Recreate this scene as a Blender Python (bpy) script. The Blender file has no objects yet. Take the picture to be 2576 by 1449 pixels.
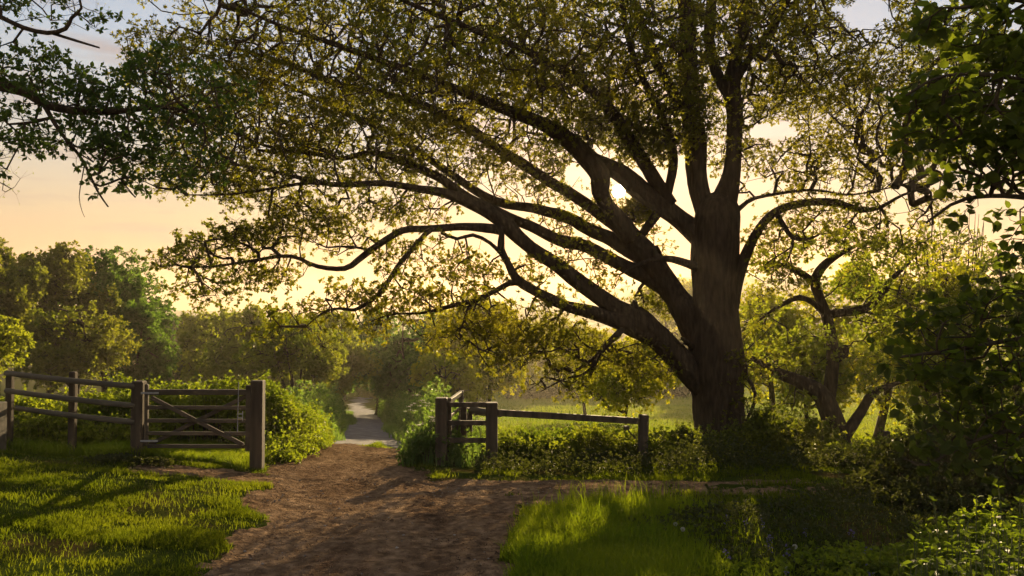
import bpy, math
import numpy as np
from mathutils import Vector

# ------------------------------------------------------------------ camera, sky, sun, exposure
sc = bpy.context.scene
C = sc.collection
F = 1860.0                      # focal length in pixels of a 2576 px wide frame
PITCH = math.atan(55.5 / F)
EYE = 1.6
cam_d = bpy.data.cameras.new('camera')
cam_d.lens = 36 * F / 2576
cam_d.sensor_width = 36
cam_d.clip_start = 0.05
cam_d.clip_end = 6000
cam = bpy.data.objects.new('camera', cam_d)
cam.location = (0, 0, EYE)
cam.rotation_euler = (math.pi / 2 + PITCH, 0, 0)
C.objects.link(cam)
sc.camera = cam

def P(px, py, Y):
    """point at depth Y (metres in front of the lens) on the sight line of a pixel"""
    cx = (px - 1288) / F; cy = -(py - 724.5) / F
    cp, sp = math.cos(PITCH), math.sin(PITCH)
    t = Y / (cp - cy * sp)
    return np.array([cx * t, Y, EYE + t * (sp + cy * cp)])

SUN = P(1556, 481, 100.0) - np.array([0, 0, EYE]); SUN /= np.linalg.norm(SUN)
SUN_EL = math.asin(SUN[2]); SUN_AZ = math.atan2(SUN[0], SUN[1])

world = bpy.data.worlds.new('World'); sc.world = world
world.use_nodes = True
nt = world.node_tree; nt.nodes.clear()
N = nt.nodes.new; L = nt.links.new
out = N('ShaderNodeOutputWorld')
tc = N('ShaderNodeTexCoord')
sky = N('ShaderNodeTexSky'); sky.sky_type = 'NISHITA'; sky.sun_disc = False
sky.sun_elevation = SUN_EL; sky.sun_rotation = SUN_AZ; sky.dust_density = 1.0
bg1 = N('ShaderNodeBackground'); bg1.inputs['Strength'].default_value = 0.05
warm = N('ShaderNodeVectorMath'); warm.operation = 'MULTIPLY'; L(sky.outputs[0], warm.inputs[0]); warm.inputs[1].default_value = (.16, .10, .09)
L(warm.outputs[0], bg1.inputs['Color'])
sep = N('ShaderNodeSeparateXYZ'); L(tc.outputs['Generated'], sep.inputs[0])
ramp = N('ShaderNodeValToRGB'); L(sep.outputs['Z'], ramp.inputs[0])
e = ramp.color_ramp.elements
stops = [(0.0, (.95, .42, .27)), (0.06, (.98, .56, .34)), (0.12, (.92, .74, .50)), (0.2, (.84, .86, .80)),
         (0.33, (.62, .82, 1.05)), (0.6, (.50, .55, .64)), (1.0, (.40, .42, .46))]
e[0].position = 0.0; e[0].color = (*stops[0][1], 1)
e[1].position = 1.0; e[1].color = (*stops[-1][1], 1)
for p_, c_ in stops[1:-1]:
    el = e.new(p_); el.color = (*c_, 1)
# thin cloud wisps, stretched along the horizon
mp = N('ShaderNodeMapping'); mp.inputs['Scale'].default_value = (2.2, 2.2, 16.0); L(tc.outputs['Generated'], mp.inputs[0])
nz = N('ShaderNodeTexNoise'); nz.inputs['Scale'].default_value = 2.6; nz.inputs['Detail'].default_value = 7; L(mp.outputs[0], nz.inputs['Vector'])
cr = N('ShaderNodeValToRGB'); cr.color_ramp.elements[0].position = .54; cr.color_ramp.elements[1].position = .70; L(nz.outputs[0], cr.inputs[0])
mulc = N('ShaderNodeMath'); mulc.operation = 'MULTIPLY'; mulc.inputs[1].default_value = .6; L(cr.outputs[0], mulc.inputs[0])
mixc = N('ShaderNodeMix'); mixc.data_type = 'RGBA'; L(mulc.outputs[0], mixc.inputs[0]); L(ramp.outputs[0], mixc.inputs[6]); mixc.inputs[7].default_value = (.60, .47, .47, 1)
# brightening round the sun
nrm = N('ShaderNodeVectorMath'); nrm.operation = 'NORMALIZE'; L(tc.outputs['Generated'], nrm.inputs[0])
dot = N('ShaderNodeVectorMath'); dot.operation = 'DOT_PRODUCT'; L(nrm.outputs[0], dot.inputs[0]); dot.inputs[1].default_value = tuple(SUN)
clampd = N('ShaderNodeMath'); clampd.operation = 'MAXIMUM'; clampd.inputs[1].default_value = 0; L(dot.outputs['Value'], clampd.inputs[0])
def glow(power, col):
    p = N('ShaderNodeMath'); p.operation = 'POWER'; p.inputs[1].default_value = power; L(clampd.outputs[0], p.inputs[0])
    m = N('ShaderNodeVectorMath'); m.operation = 'SCALE'; m.inputs[0].default_value = col; L(p.outputs[0], m.inputs['Scale'])
    return m.outputs[0]
def vadd(a, b):
    m = N('ShaderNodeVectorMath'); m.operation = 'ADD'; L(a, m.inputs[0]); L(b, m.inputs[1]); return m.outputs[0]
gl = vadd(vadd(glow(14, (.10, .05, .0)), glow(160, (.40, .24, .07))), glow(900, (.8, .5, .15)))
disc = N('ShaderNodeMath'); disc.operation = 'GREATER_THAN'; disc.inputs[1].default_value = math.cos(math.radians(.50)); L(dot.outputs['Value'], disc.inputs[0])
dm = N('ShaderNodeVectorMath'); dm.operation = 'SCALE'; dm.inputs[0].default_value = (60, 46, 26); L(disc.outputs[0], dm.inputs['Scale'])
# the sky opposite the sunset is much dimmer
az = N('ShaderNodeMapRange'); az.interpolation_type = 'SMOOTHSTEP'; L(dot.outputs['Value'], az.inputs[0]); az.inputs[1].default_value = -.6; az.inputs[2].default_value = .9; az.inputs[3].default_value = .8; az.inputs[4].default_value = 1.0
dim = N('ShaderNodeVectorMath'); dim.operation = 'SCALE'; L(mixc.outputs[2], dim.inputs[0]); L(az.outputs[0], dim.inputs['Scale'])
azw = N('ShaderNodeMix'); azw.data_type = 'RGBA'; L(az.outputs[0], azw.inputs[0]); azw.inputs[6].default_value = (1.25, .88, .52, 1); azw.inputs[7].default_value = (1, 1, 1, 1)
wrm = N('ShaderNodeVectorMath'); wrm.operation = 'MULTIPLY'; L(dim.outputs[0], wrm.inputs[0]); L(azw.outputs[2], wrm.inputs[1])
tot = vadd(vadd(wrm.outputs[0], gl), dm.outputs[0])
bg2 = N('ShaderNodeBackground'); bg2.inputs['Strength'].default_value = 0.26; L(tot, bg2.inputs['Color'])
ash = N('ShaderNodeAddShader'); L(bg1.outputs[0], ash.inputs[0]); L(bg2.outputs[0], ash.inputs[1]); L(ash.outputs[0], out.inputs['Surface'])

sun_d = bpy.data.lights.new('sun', 'SUN'); sun_d.energy = 5.0; sun_d.angle = math.radians(.5); sun_d.color = (1.0, .74, .40)
sun = bpy.data.objects.new('sun', sun_d); C.objects.link(sun)
sun.rotation_euler = Vector(tuple(SUN)).to_track_quat('Z', 'Y').to_euler()
sun.location = (20, 60, 30)

sc.view_settings.view_transform = 'Standard'; sc.view_settings.look = 'None'
sc.view_settings.exposure = 1.25; sc.view_settings.gamma = 1; sc.view_settings.use_curve_mapping = False
sc.render.engine = 'CYCLES'
cy = sc.cycles
cy.use_denoising = True; cy.max_bounces = 7; cy.diffuse_bounces = 4; cy.transmission_bounces = 4; cy.glossy_bounces = 2
cy.volume_bounces = 0; cy.transparent_max_bounces = 4; cy.use_adaptive_sampling = True; cy.adaptive_threshold = 0.02
cy.sample_clamp_indirect = 6; cy.caustics_reflective = False; cy.caustics_refractive = False
cy.use_light_tree = False

# ------------------------------------------------------------------ helpers
def tag(o, label=None, cat=None, group=None, kind=None):
    if label: o['label'] = label
    if cat: o['category'] = cat
    if group: o['group'] = group
    if kind: o['kind'] = kind
    return o

def empty(name, loc, label, cat, group=None):
    o = bpy.data.objects.new(name, None); C.objects.link(o); o.location = tuple(loc); o.empty_display_size = .2
    return tag(o, label, cat, group)

def mesh_obj(name, verts, faces, mat, parent=None, smooth=True, origin=None):
    """faces: (n,k) array or list of arrays; vertices in world coordinates"""
    v = np.asarray(verts, dtype=np.float32)
    if origin is None:
        origin = np.array(parent.location) if parent is not None and parent.parent is None else (np.array([0, 0, 0.]) if parent is None else np.array(parent.matrix_world.translation))
    if parent is not None:
        o_ = np.array(parent.location)
        if parent.parent is not None: o_ = o_ + np.array(parent.parent.location)
        origin = o_
    v = v - np.asarray(origin, dtype=np.float32)
    if isinstance(faces, np.ndarray): faces = [faces]
    me = bpy.data.meshes.new(name)
    me.vertices.add(len(v)); me.vertices.foreach_set('co', v.ravel())
    loops = np.concatenate([f.ravel() for f in faces]).astype(np.int32)
    tot = np.concatenate([np.full(len(f), f.shape[1]) for f in faces]).astype(np.int32)
    start = np.concatenate([[0], np.cumsum(tot)[:-1]]).astype(np.int32)
    me.loops.add(len(loops)); me.loops.foreach_set('vertex_index', loops)
    me.polygons.add(len(tot)); me.polygons.foreach_set('loop_start', start); me.polygons.foreach_set('loop_total', tot)
    me.polygons.foreach_set('use_smooth', np.full(len(tot), bool(smooth)))
    me.update(calc_edges=True); me.validate()
    if mat: me.materials.append(mat)
    o = bpy.data.objects.new(name, me); C.objects.link(o)
    if parent is not None: o.parent = parent
    else: o.location = tuple(origin)
    return o

def merge(parts):
    vs, fs, n = [], [], 0
    for v, f in parts:
        vs.append(np.asarray(v, float))
        for g in (f if isinstance(f, list) else [f]):
            fs.append(np.asarray(g) + n)
        n += len(v)
    return np.concatenate(vs), fs

def _h(ix, iy, s):
    n = (ix * 374761393 + iy * 668265263 + s * 1442695041) & 0xffffffff
    n = ((n ^ (n >> 13)) * 1274126177) & 0xffffffff
    return ((n ^ (n >> 16)) & 0xffff) / 65535.0
def vnoise(x, y, s=0):
    x = np.asarray(x, float); y = np.asarray(y, float)
    ix = np.floor(x).astype(np.int64); iy = np.floor(y).astype(np.int64)
    fx = x - ix; fy = y - iy; fx = fx * fx * (3 - 2 * fx); fy = fy * fy * (3 - 2 * fy)
    a = _h(ix, iy, s); b = _h(ix + 1, iy, s); c = _h(ix, iy + 1, s); d = _h(ix + 1, iy + 1, s)
    return (a * (1 - fx) + b * fx) * (1 - fy) + (c * (1 - fx) + d * fx) * fy
def fbm(x, y, s=0, o=4):
    r = 0; a = .5; t = 0
    for i in range(o):
        r = r + a * vnoise(np.asarray(x) * 2 ** i, np.asarray(y) * 2 ** i, s + i); t += a; a *= .5
    return r / t

def unit(v):
    return v / (np.linalg.norm(v, axis=-1, keepdims=True) + 1e-9)

# ------------------------------------------------------------------ materials
def new_mat(name):
    m = bpy.data.materials.new(name); m.use_nodes = True; m.node_tree.nodes.clear()
    return m, m.node_tree.nodes.new, m.node_tree.links.new

def leaf_mat(name, c1, c2, trans=.55, tint=(1.25, 1.05, .35), rough=.55, noise=.35, spec=.3):
    m, N, L = new_mat(name)
    o = N('ShaderNodeOutputMaterial')
    g = N('ShaderNodeNewGeometry'); tc = N('ShaderNodeTexCoord')
    nz = N('ShaderNodeTexNoise'); nz.inputs['Scale'].default_value = noise; nz.inputs['Detail'].default_value = 3; L(tc.outputs['Object'], nz.inputs['Vector'])
    ad = N('ShaderNodeMath'); ad.operation = 'MULTIPLY_ADD'; L(g.outputs['Random Per Island'], ad.inputs[0]); ad.inputs[1].default_value = .32
    sb = N('ShaderNodeMath'); sb.operation = 'MULTIPLY_ADD'; L(nz.outputs[0], sb.inputs[0]); sb.inputs[1].default_value = 2.0; sb.inputs[2].default_value = -.75
    L(sb.outputs[0], ad.inputs[2]); ad.use_clamp = True
    mx = N('ShaderNodeMix'); mx.data_type = 'RGBA'; L(ad.outputs[0], mx.inputs[0]); mx.inputs[6].default_value = (*c1, 1); mx.inputs[7].default_value = (*c2, 1)
    d = N('ShaderNodeBsdfPrincipled'); L(mx.outputs[2], d.inputs['Base Color']); d.inputs['Roughness'].default_value = rough
    d.inputs['Specular IOR Level'].default_value = spec
    sc_ = N('ShaderNodeVectorMath'); sc_.operation = 'MULTIPLY'; L(mx.outputs[2], sc_.inputs[0]); sc_.inputs[1].default_value = tint
    t = N('ShaderNodeBsdfTranslucent'); L(sc_.outputs[0], t.inputs['Color'])
    ms = N('ShaderNodeMixShader'); ms.inputs[0].default_value = trans; L(d.outputs[0], ms.inputs[1]); L(t.outputs[0], ms.inputs[2])
    L(ms.outputs[0], o.inputs['Surface'])
    return m

def surf_mat(name, c1, c2, scale=8, rough=.85, bump=.3, stretch=(1, 1, 1), c3=None, bscale=None, detail=8, dist=.02, spec=.3):
    m, N, L = new_mat(name)
    o = N('ShaderNodeOutputMaterial'); b = N('ShaderNodeBsdfPrincipled'); tc = N('ShaderNodeTexCoord')
    mp = N('ShaderNodeMapping'); mp.inputs['Scale'].default_value = stretch; L(tc.outputs['Object'], mp.inputs[0])
    n1 = N('ShaderNodeTexNoise'); n1.inputs['Scale'].default_value = scale; n1.inputs['Detail'].default_value = detail; L(mp.outputs[0], n1.inputs['Vector'])
    r = N('ShaderNodeValToRGB'); L(n1.outputs[0], r.inputs[0]); el = r.color_ramp.elements
    el[0].position = .33; el[0].color = (*c1, 1); el[1].position = .67; el[1].color = (*c2, 1)
    if c3:
        q = el.new(.5); q.color = (*c3, 1)
    n2 = N('ShaderNodeTexNoise'); n2.inputs['Scale'].default_value = bscale or scale * 3; n2.inputs['Detail'].default_value = 6; L(mp.outputs[0], n2.inputs['Vector'])
    bp = N('ShaderNodeBump'); bp.inputs['Strength'].default_value = bump; bp.inputs['Distance'].default_value = dist; L(n2.outputs[0], bp.inputs['Height'])
    L(r.outputs[0], b.inputs['Base Color']); b.inputs['Roughness'].default_value = rough; b.inputs['Specular IOR Level'].default_value = spec
    L(bp.outputs[0], b.inputs['Normal']); L(b.outputs[0], o.inputs['Surface'])
    return m

M = {}
M['bark'] = surf_mat('oak_bark', (.042, .030, .018), (.095, .066, .04), scale=5, bump=.8, stretch=(3, 3, .6), bscale=6, dist=.06, rough=.95, spec=.1)
M['bark_grey'] = surf_mat('grey_bark', (.05, .038, .026), (.12, .09, .06), scale=6, bump=.6, stretch=(2, 2, .7), dist=.03, rough=.95, spec=.1)
M['twig'] = surf_mat('twig_bark', (.05, .036, .022), (.11, .08, .05), scale=4, bump=.1, rough=.9, spec=.1)
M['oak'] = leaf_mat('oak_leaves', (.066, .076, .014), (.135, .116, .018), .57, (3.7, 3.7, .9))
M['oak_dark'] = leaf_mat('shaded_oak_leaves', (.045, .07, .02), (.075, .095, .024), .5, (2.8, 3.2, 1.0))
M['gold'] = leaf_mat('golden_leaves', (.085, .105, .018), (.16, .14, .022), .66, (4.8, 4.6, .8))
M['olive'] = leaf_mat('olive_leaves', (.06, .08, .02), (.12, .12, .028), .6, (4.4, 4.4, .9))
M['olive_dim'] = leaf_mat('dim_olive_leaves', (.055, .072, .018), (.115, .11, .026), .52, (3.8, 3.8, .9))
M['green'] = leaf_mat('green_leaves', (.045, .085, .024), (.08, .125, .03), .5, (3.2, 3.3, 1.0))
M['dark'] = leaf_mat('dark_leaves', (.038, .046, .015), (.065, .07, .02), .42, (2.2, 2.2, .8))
M['hazel'] = leaf_mat('hazel_leaves', (.045, .06, .016), (.08, .095, .022), .5, (3.6, 3.8, 1.0), spec=.15)
M['bramble'] = leaf_mat('bramble_leaves', (.05, .08, .018), (.12, .14, .025), .5, (4.4, 4.2, .8), noise=.8)
M['verge'] = leaf_mat('verge_leaves', (.06, .10, .03), (.11, .15, .05), .5, (3.2, 3.3, 1.2), noise=.8)
M['nettle'] = leaf_mat('nettle_leaves', (.052, .078, .018), (.13, .15, .035), .5, (4.2, 4.2, .6), spec=.12, rough=.5, noise=1.5)
M['lawn'] = leaf_mat('lawn_grass', (.052, .074, .012), (.105, .122, .018), .5, (3.0, 2.9, .6), noise=1.2, spec=0)
M['tall'] = leaf_mat('tall_grass_blades', (.068, .108, .015), (.145, .178, .025), .55, (3.2, 3.0, .6), noise=1.0, spec=.05)
M['meadow'] = leaf_mat('meadow_grass', (.09, .14, .016), (.17, .19, .024), .5, (2.4, 2.3, .5), noise=.08, spec=0)
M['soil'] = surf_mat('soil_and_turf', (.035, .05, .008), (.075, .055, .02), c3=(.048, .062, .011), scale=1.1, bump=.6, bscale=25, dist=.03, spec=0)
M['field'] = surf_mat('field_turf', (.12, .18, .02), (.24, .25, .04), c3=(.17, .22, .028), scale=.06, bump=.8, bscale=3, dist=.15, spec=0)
M['hill'] = surf_mat('wooded_hill', (.02, .035, .02), (.07, .08, .04), c3=(.035, .05, .025), scale=.05, bump=1.0, bscale=.12, dist=6)
M['dirt'] = surf_mat('trodden_dirt', (.115, .08, .054), (.32, .23, .155), c3=(.205, .145, .095), scale=9, bump=1.0, bscale=30, dist=.035, rough=.95, spec=.0)
def add_patches(m, dark, light, scale):
    nt = m.node_tree; N = nt.nodes.new; L = nt.links.new
    b = [n for n in nt.nodes if n.type == 'BSDF_PRINCIPLED'][0]; src = b.inputs['Base Color'].links[0].from_socket
    tc = N('ShaderNodeTexCoord'); mp = N('ShaderNodeMapping'); mp.inputs['Scale'].default_value = (1.6, .45, 1); L(tc.outputs['Object'], mp.inputs[0])
    n = N('ShaderNodeTexNoise'); n.inputs['Scale'].default_value = scale; n.inputs['Detail'].default_value = 5; n.inputs['Roughness'].default_value = .65; L(mp.outputs[0], n.inputs['Vector'])
    r = N('ShaderNodeValToRGB'); r.color_ramp.elements[0].position = .36; r.color_ramp.elements[0].color = (*dark, 1); r.color_ramp.elements[1].position = .64; r.color_ramp.elements[1].color = (*light, 1); L(n.outputs[0], r.inputs[0])
    x = N('ShaderNodeMix'); x.data_type = 'RGBA'; x.blend_type = 'MULTIPLY'; x.inputs[0].default_value = 1; L(src, x.inputs[6]); L(r.outputs[0], x.inputs[7]); L(x.outputs[2], b.inputs['Base Color'])
add_patches(M['dirt'], (.62, .56, .52), (1.3, 1.24, 1.15), .8)
M['tarmac'] = surf_mat('worn_tarmac', (.10, .095, .098), (.20, .19, .195), c3=(.14, .132, .136), scale=2.5, bump=.5, bscale=40, dist=.01, rough=.9, spec=.12)
M['chip'] = surf_mat('wood_chips', (.06, .035, .02), (.32, .2, .12), scale=.9, bump=.1)
M['wood'] = surf_mat('weathered_timber', (.042, .031, .02), (.115, .085, .054), c3=(.075, .055, .036), scale=9, bump=.5, stretch=(1, 1, .12), bscale=22, dist=.01, rough=.8)
M['rail'] = surf_mat('weathered_round_rail', (.07, .06, .044), (.145, .125, .092), scale=9, bump=.4, stretch=(.12, 1, 1), bscale=22, dist=.008, rough=.75)
M['gatewood'] = surf_mat('gate_timber', (.055, .041, .027), (.14, .105, .068), c3=(.092, .07, .045), scale=7, bump=.3, stretch=(.15, 1, 1), bscale=22, dist=.006, rough=.7)
M['metal'] = surf_mat('galvanised_metal', (.25, .25, .25), (.4, .4, .4), scale=20, bump=.05, rough=.45)
M['stem'] = surf_mat('green_stem', (.08, .11, .03), (.14, .14, .05), scale=20, bump=.05)
M['puff'] = leaf_mat('seed_fluff', (.6, .58, .52), (.75, .72, .66), .5, (1, 1, 1))
M['stone'] = surf_mat('pale_stone', (.14, .12, .10), (.34, .30, .26), scale=4, bump=.3)
M['petal'] = leaf_mat('bluebell_petals', (.16, .13, .35), (.24, .18, .45), .4, (1, 1, 1))

# ------------------------------------------------------------------ terrain
KY = np.array([-60, -20, 0, 5, 8, 11, 13.3, 17, 20, 27, 40, 55, 75, 100, 150, 220, 400, 700, 1200.])
KZ = np.array([3, 1.2, 0, -.30, -.58, -.88, -1.18, -1.65, -2.16, -3.1, -5, -6.95, -9.1, -11.3, -13.4, -17, -24, -28, -30.])
_fy = np.arange(-60, 1200, .25); _fz = np.interp(_fy, KY, KZ)
_k = np.ones(13) / 13.; _fz2 = np.convolve(np.pad(_fz, 6, mode='edge'), _k, 'valid')
def H(x, y):
    x = np.asarray(x, float); y = np.asarray(y, float)
    z = np.interp(y, _fy, _fz2)
    lat = np.clip(-x - 2.2, 0, None); lat = 3.0 * (1 - np.exp(-lat * .085 / 3.0))
    z = z + lat * np.clip((y + 30) / 30, 0, 1)
    rb = np.clip(x - 3.4, 0, 6) * .05 * np.clip((8 - y) / 3, 0, 1)     # low bank at the near right
    z = z + rb
    z = z + (fbm(x * .7, y * .7, 3, 3) - .5) * .16 * np.clip((np.hypot(x, y) - 2) / 6, 0, 1) * np.where(is_dirt_soft(x, y) > 0, .35, 1)
    return z

# centre line and half width of the track, from the camera to the far bend
TY = np.array([-2, 3, 5.4, 7, 8.5, 10, 11.3, 13, 16, 20, 30, 40, 55, 80, 100, 112.])
TL = np.array([-2.2, -2.2, -2.35, -2.55, -2.9, -3.35, -3.75, -4.05, -4.35, -4.75, -6.9, -8.6, -11.9, -17.6, -20.6, -21.0])
TR = np.array([.15, .1, .1, .0, .1, -.35, -1.2, -1.75, -2.1, -2.75, -5.0, -6.7, -9.6, -15.9, -19.4, -20.2])
def is_dirt_soft(x, y):
    l = np.interp(y, TY, TL); r = np.interp(y, TY, TR)
    d = np.minimum(x - l, r - x)
    d = np.where(y > 112, -1, d)
    # spur of trodden earth in front of the right hand fence
    s = np.minimum(y - np.interp(x, [-1, 1, 3, 8], [8.4, 8.6, 9.2, 9.8]), np.interp(x, [-1.5, 1, 3, 8], [11.0, 11.4, 10.9, 10.1]) - y)
    s = np.where((x > -1.6) & (x < 4.2), np.minimum(s, (4.2 - x) * .3), -1)
    # worn patch in front of the small gate
    w = .8 - np.hypot((x + 3.9) / 1.6, (y - 10.1) / .62)
    s = s + (fbm(x * 1.1, y * 1.9, 19, 3) - .55) * 1.5
    return np.maximum(np.maximum(d, s), w)
def dirt(x, y):
    return is_dirt_soft(x, y) + (fbm(x * 1.6, y * 1.6, 11, 4) - .5) * .7

def axis(fine0, fine1, step, lo, hi, g=1.11):
    a = list(np.arange(fine0, fine1 + 1e-6, step)); s = step
    v = a[-1]
    while v < hi: s *= g; v += s; a.append(v)
    s = step; v = a[0]; b = []
    while v > lo: s *= g; v -= s; b.append(v)
    return np.array(b[::-1] + a)
gx = axis(-9, 6, .07, -900, 900, 1.1); gy = axis(3.5, 16, .07, -40, 1150, 1.05)
GX, GY = np.meshgrid(gx, gy)
rj = np.random.default_rng(5)
near = (np.abs(GX) < 9) & (GY > 3) & (GY < 17)
JX = GX + near * rj.uniform(-.025, .025, GX.shape); JY = GY + near * rj.uniform(-.025, .025, GX.shape)
GZ = H(JX, JY) + near * (rj.uniform(-.009, .009, GX.shape) + (fbm(JX * 3, JY * 5, 15, 3) - .5) * .045 - .03 * np.exp(-((JX + 1.75 + np.clip(JY - 9, 0, 9) * .2) / .22) ** 2) - .03 * np.exp(-((JX + .65 + np.clip(JY - 9, 0, 9) * .25) / .22) ** 2))
nxs, nys = len(gx), len(gy)
idx = np.arange(nxs * nys).reshape(nys, nxs)
quads = np.stack([idx[:-1, :-1], idx[:-1, 1:], idx[1:, 1:], idx[1:, :-1]], -1).reshape(-1, 4)
allv = np.stack([JX, JY, GZ], -1).reshape(-1, 3)
qc = allv[quads].mean(1)
dd = dirt(qc[:, 0], qc[:, 1])
is_d = dd > 0
tar = is_d & (qc[:, 1] > 19.6 + (fbm(qc[:, 0] * 2, qc[:, 1] * .7, 4) - .5) * 5)
drt = is_d & ~tar
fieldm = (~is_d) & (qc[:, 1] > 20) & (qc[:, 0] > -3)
turf = (~is_d) & ~fieldm
def sub(mask, name, mat):
    q = quads[mask]; u, inv = np.unique(q, return_inverse=True)
    o = mesh_obj(name, allv[u], inv.reshape(-1, 4), mat); tag(o, kind='structure'); return o
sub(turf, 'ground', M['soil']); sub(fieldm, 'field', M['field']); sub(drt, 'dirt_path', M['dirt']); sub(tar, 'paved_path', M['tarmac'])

# far wooded ridges, real hills half a kilometre off
def ridge(name, Y0, Y1, pxs, pys, mat, seed):
    xs = np.linspace(-900, 900, 260); ys = np.linspace(0, 1, 26)
    X, T = np.meshgrid(xs, ys)
    top = np.interp(1288 + xs / Y1 * F, pxs, [EYE + (780 - q) / F * Y1 for q in pys])
    Yv = Y0 + (Y1 * 1.25 - Y0) * T
    prof = np.sin(np.clip(T / .8, 0, 1) * math.pi / 2) ** 1.3
    Z = -27 + (top[None, :] + 27) * prof + (fbm(X * .05, Yv * .05, seed, 4) - .5) * 7 * prof
    i = np.arange(X.size).reshape(X.shape)
    q = np.stack([i[:-1, :-1], i[:-1, 1:], i[1:, 1:], i[1:, :-1]], -1).reshape(-1, 4)
    tag(mesh_obj(name, np.stack([X, Yv, Z], -1).reshape(-1, 3), q, mat), kind='structure')
ridge('far_hills', 430, 640, [-800, 300, 520, 900, 1150, 1290, 1500, 1650, 1800, 1950, 2200, 3400], [785, 784, 790, 795, 775, 752, 765, 700, 690, 684, 700, 680], M['hill'], 21)
ridge('near_hills', 250, 380, [-800, 300, 500, 900, 1200, 1400, 1700, 2000, 2600, 3400], [800, 800, 812, 850, 838, 826, 812, 778, 770, 760], M['hill'], 31)

# ------------------------------------------------------------------ leaves, tubes, growth
def leaf_geo(base, d, n, length, width, shape='oak', fold=.18, droop=.0):
    """one small folded blade per row"""
    base = np.asarray(base); d = unit(d); s = unit(np.cross(d, n)); u = np.cross(s, d)
    l = length[:, None]; w = width[:, None]
    if shape == 'oak':
        v = np.stack([base, base + d * l * .58 - s * w * .5 + u * w * fold, base + d * l - u * l * droop, base + d * l * .58 + s * w * .5 + u * w * fold], 1)
        f = np.arange(len(base) * 4).reshape(-1, 4)
        return v.reshape(-1, 3), f
    a = base; b1 = base + d * l * .28 - s * w * .44 + u * w * fold; b2 = base + d * l * .68 - s * w * .40 + u * (w * fold - l * droop * .5)
    t = base + d * l - u * l * droop; c2 = base + d * l * .68 + s * w * .40 + u * (w * fold - l * droop * .5); c1 = base + d * l * .28 + s * w * .44 + u * w * fold
    m = base + d * l * .5 - u * l * droop * .3
    v = np.stack([a, b1, b2, t, c2, c1, m], 1).reshape(-1, 3)
    k = np.arange(len(base))[:, None] * 7
    f = np.concatenate([k + np.array([[0, 1, 6, 5]]), k + np.array([[1, 2, 3, 6]]), k + np.array([[6, 3, 4, 5]])])
    return v, f

def rosettes(tips, dirs, rng, m, size, shape='oak', aspect=.55, spread=1.0, up=.5, fold=.18, droop=0.):
    n = len(tips)
    b = np.repeat(tips, m, 0); dv = np.repeat(unit(dirs), m, 0)
    d = unit(dv * .55 + unit(rng.normal(size=(n * m, 3))) * spread)
    nn = unit(rng.normal(size=(n * m, 3)) + np.array([0, 0, up * 2]))
    l = size * rng.uniform(.65, 1.15, n * m)
    return leaf_geo(b, d, nn, l, l * aspect * rng.uniform(.85, 1.15, n * m), shape, fold, droop)

def frusta(a, b, ra, rb, k=4):
    """separate thin tapered sticks from a to b"""
    d = unit(b - a); h = np.where(np.abs(d[:, 2:3]) > .9, np.array([[1., 0, 0]]), np.array([[0, 0, 1.]]))
    s = unit(np.cross(d, h)); u = np.cross(s, d)
    an = np.arange(k) * 2 * math.pi / k
    ring = s[:, None, :] * np.cos(an)[None, :, None] + u[:, None, :] * np.sin(an)[None, :, None]
    va = a[:, None, :] + ring * ra[:, None, None]; vb = b[:, None, :] + ring * rb[:, None, None]
    v = np.concatenate([va, vb], 1).reshape(-1, 3)
    base = np.arange(len(a))[:, None] * 2 * k; i = np.arange(k)
    f = np.stack([base + i, base + (i + 1) % k, base + k + (i + 1) % k, base + k + i], -1).reshape(-1, 4)
    return v, f

def smooth_path(pts, step):
    pts = np.asarray(pts, float)
    P0 = np.vstack([2 * pts[0] - pts[1], pts, 2 * pts[-1] - pts[-2]])
    out = []
    for i in range(1, len(P0) - 2):
        a, b, c, d = P0[i - 1:i + 3]
        n = max(2, int(np.linalg.norm(c[:3] - b[:3]) / step))
        t = (np.arange(n) / n)[:, None]
        out.append(.5 * ((2 * b) + (-a + c) * t + (2 * a - 5 * b + 4 * c - d) * t ** 2 + (-a + 3 * b - 3 * c + d) * t ** 3))
    out.append(P0[-2][None]); return np.vstack(out)

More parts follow.
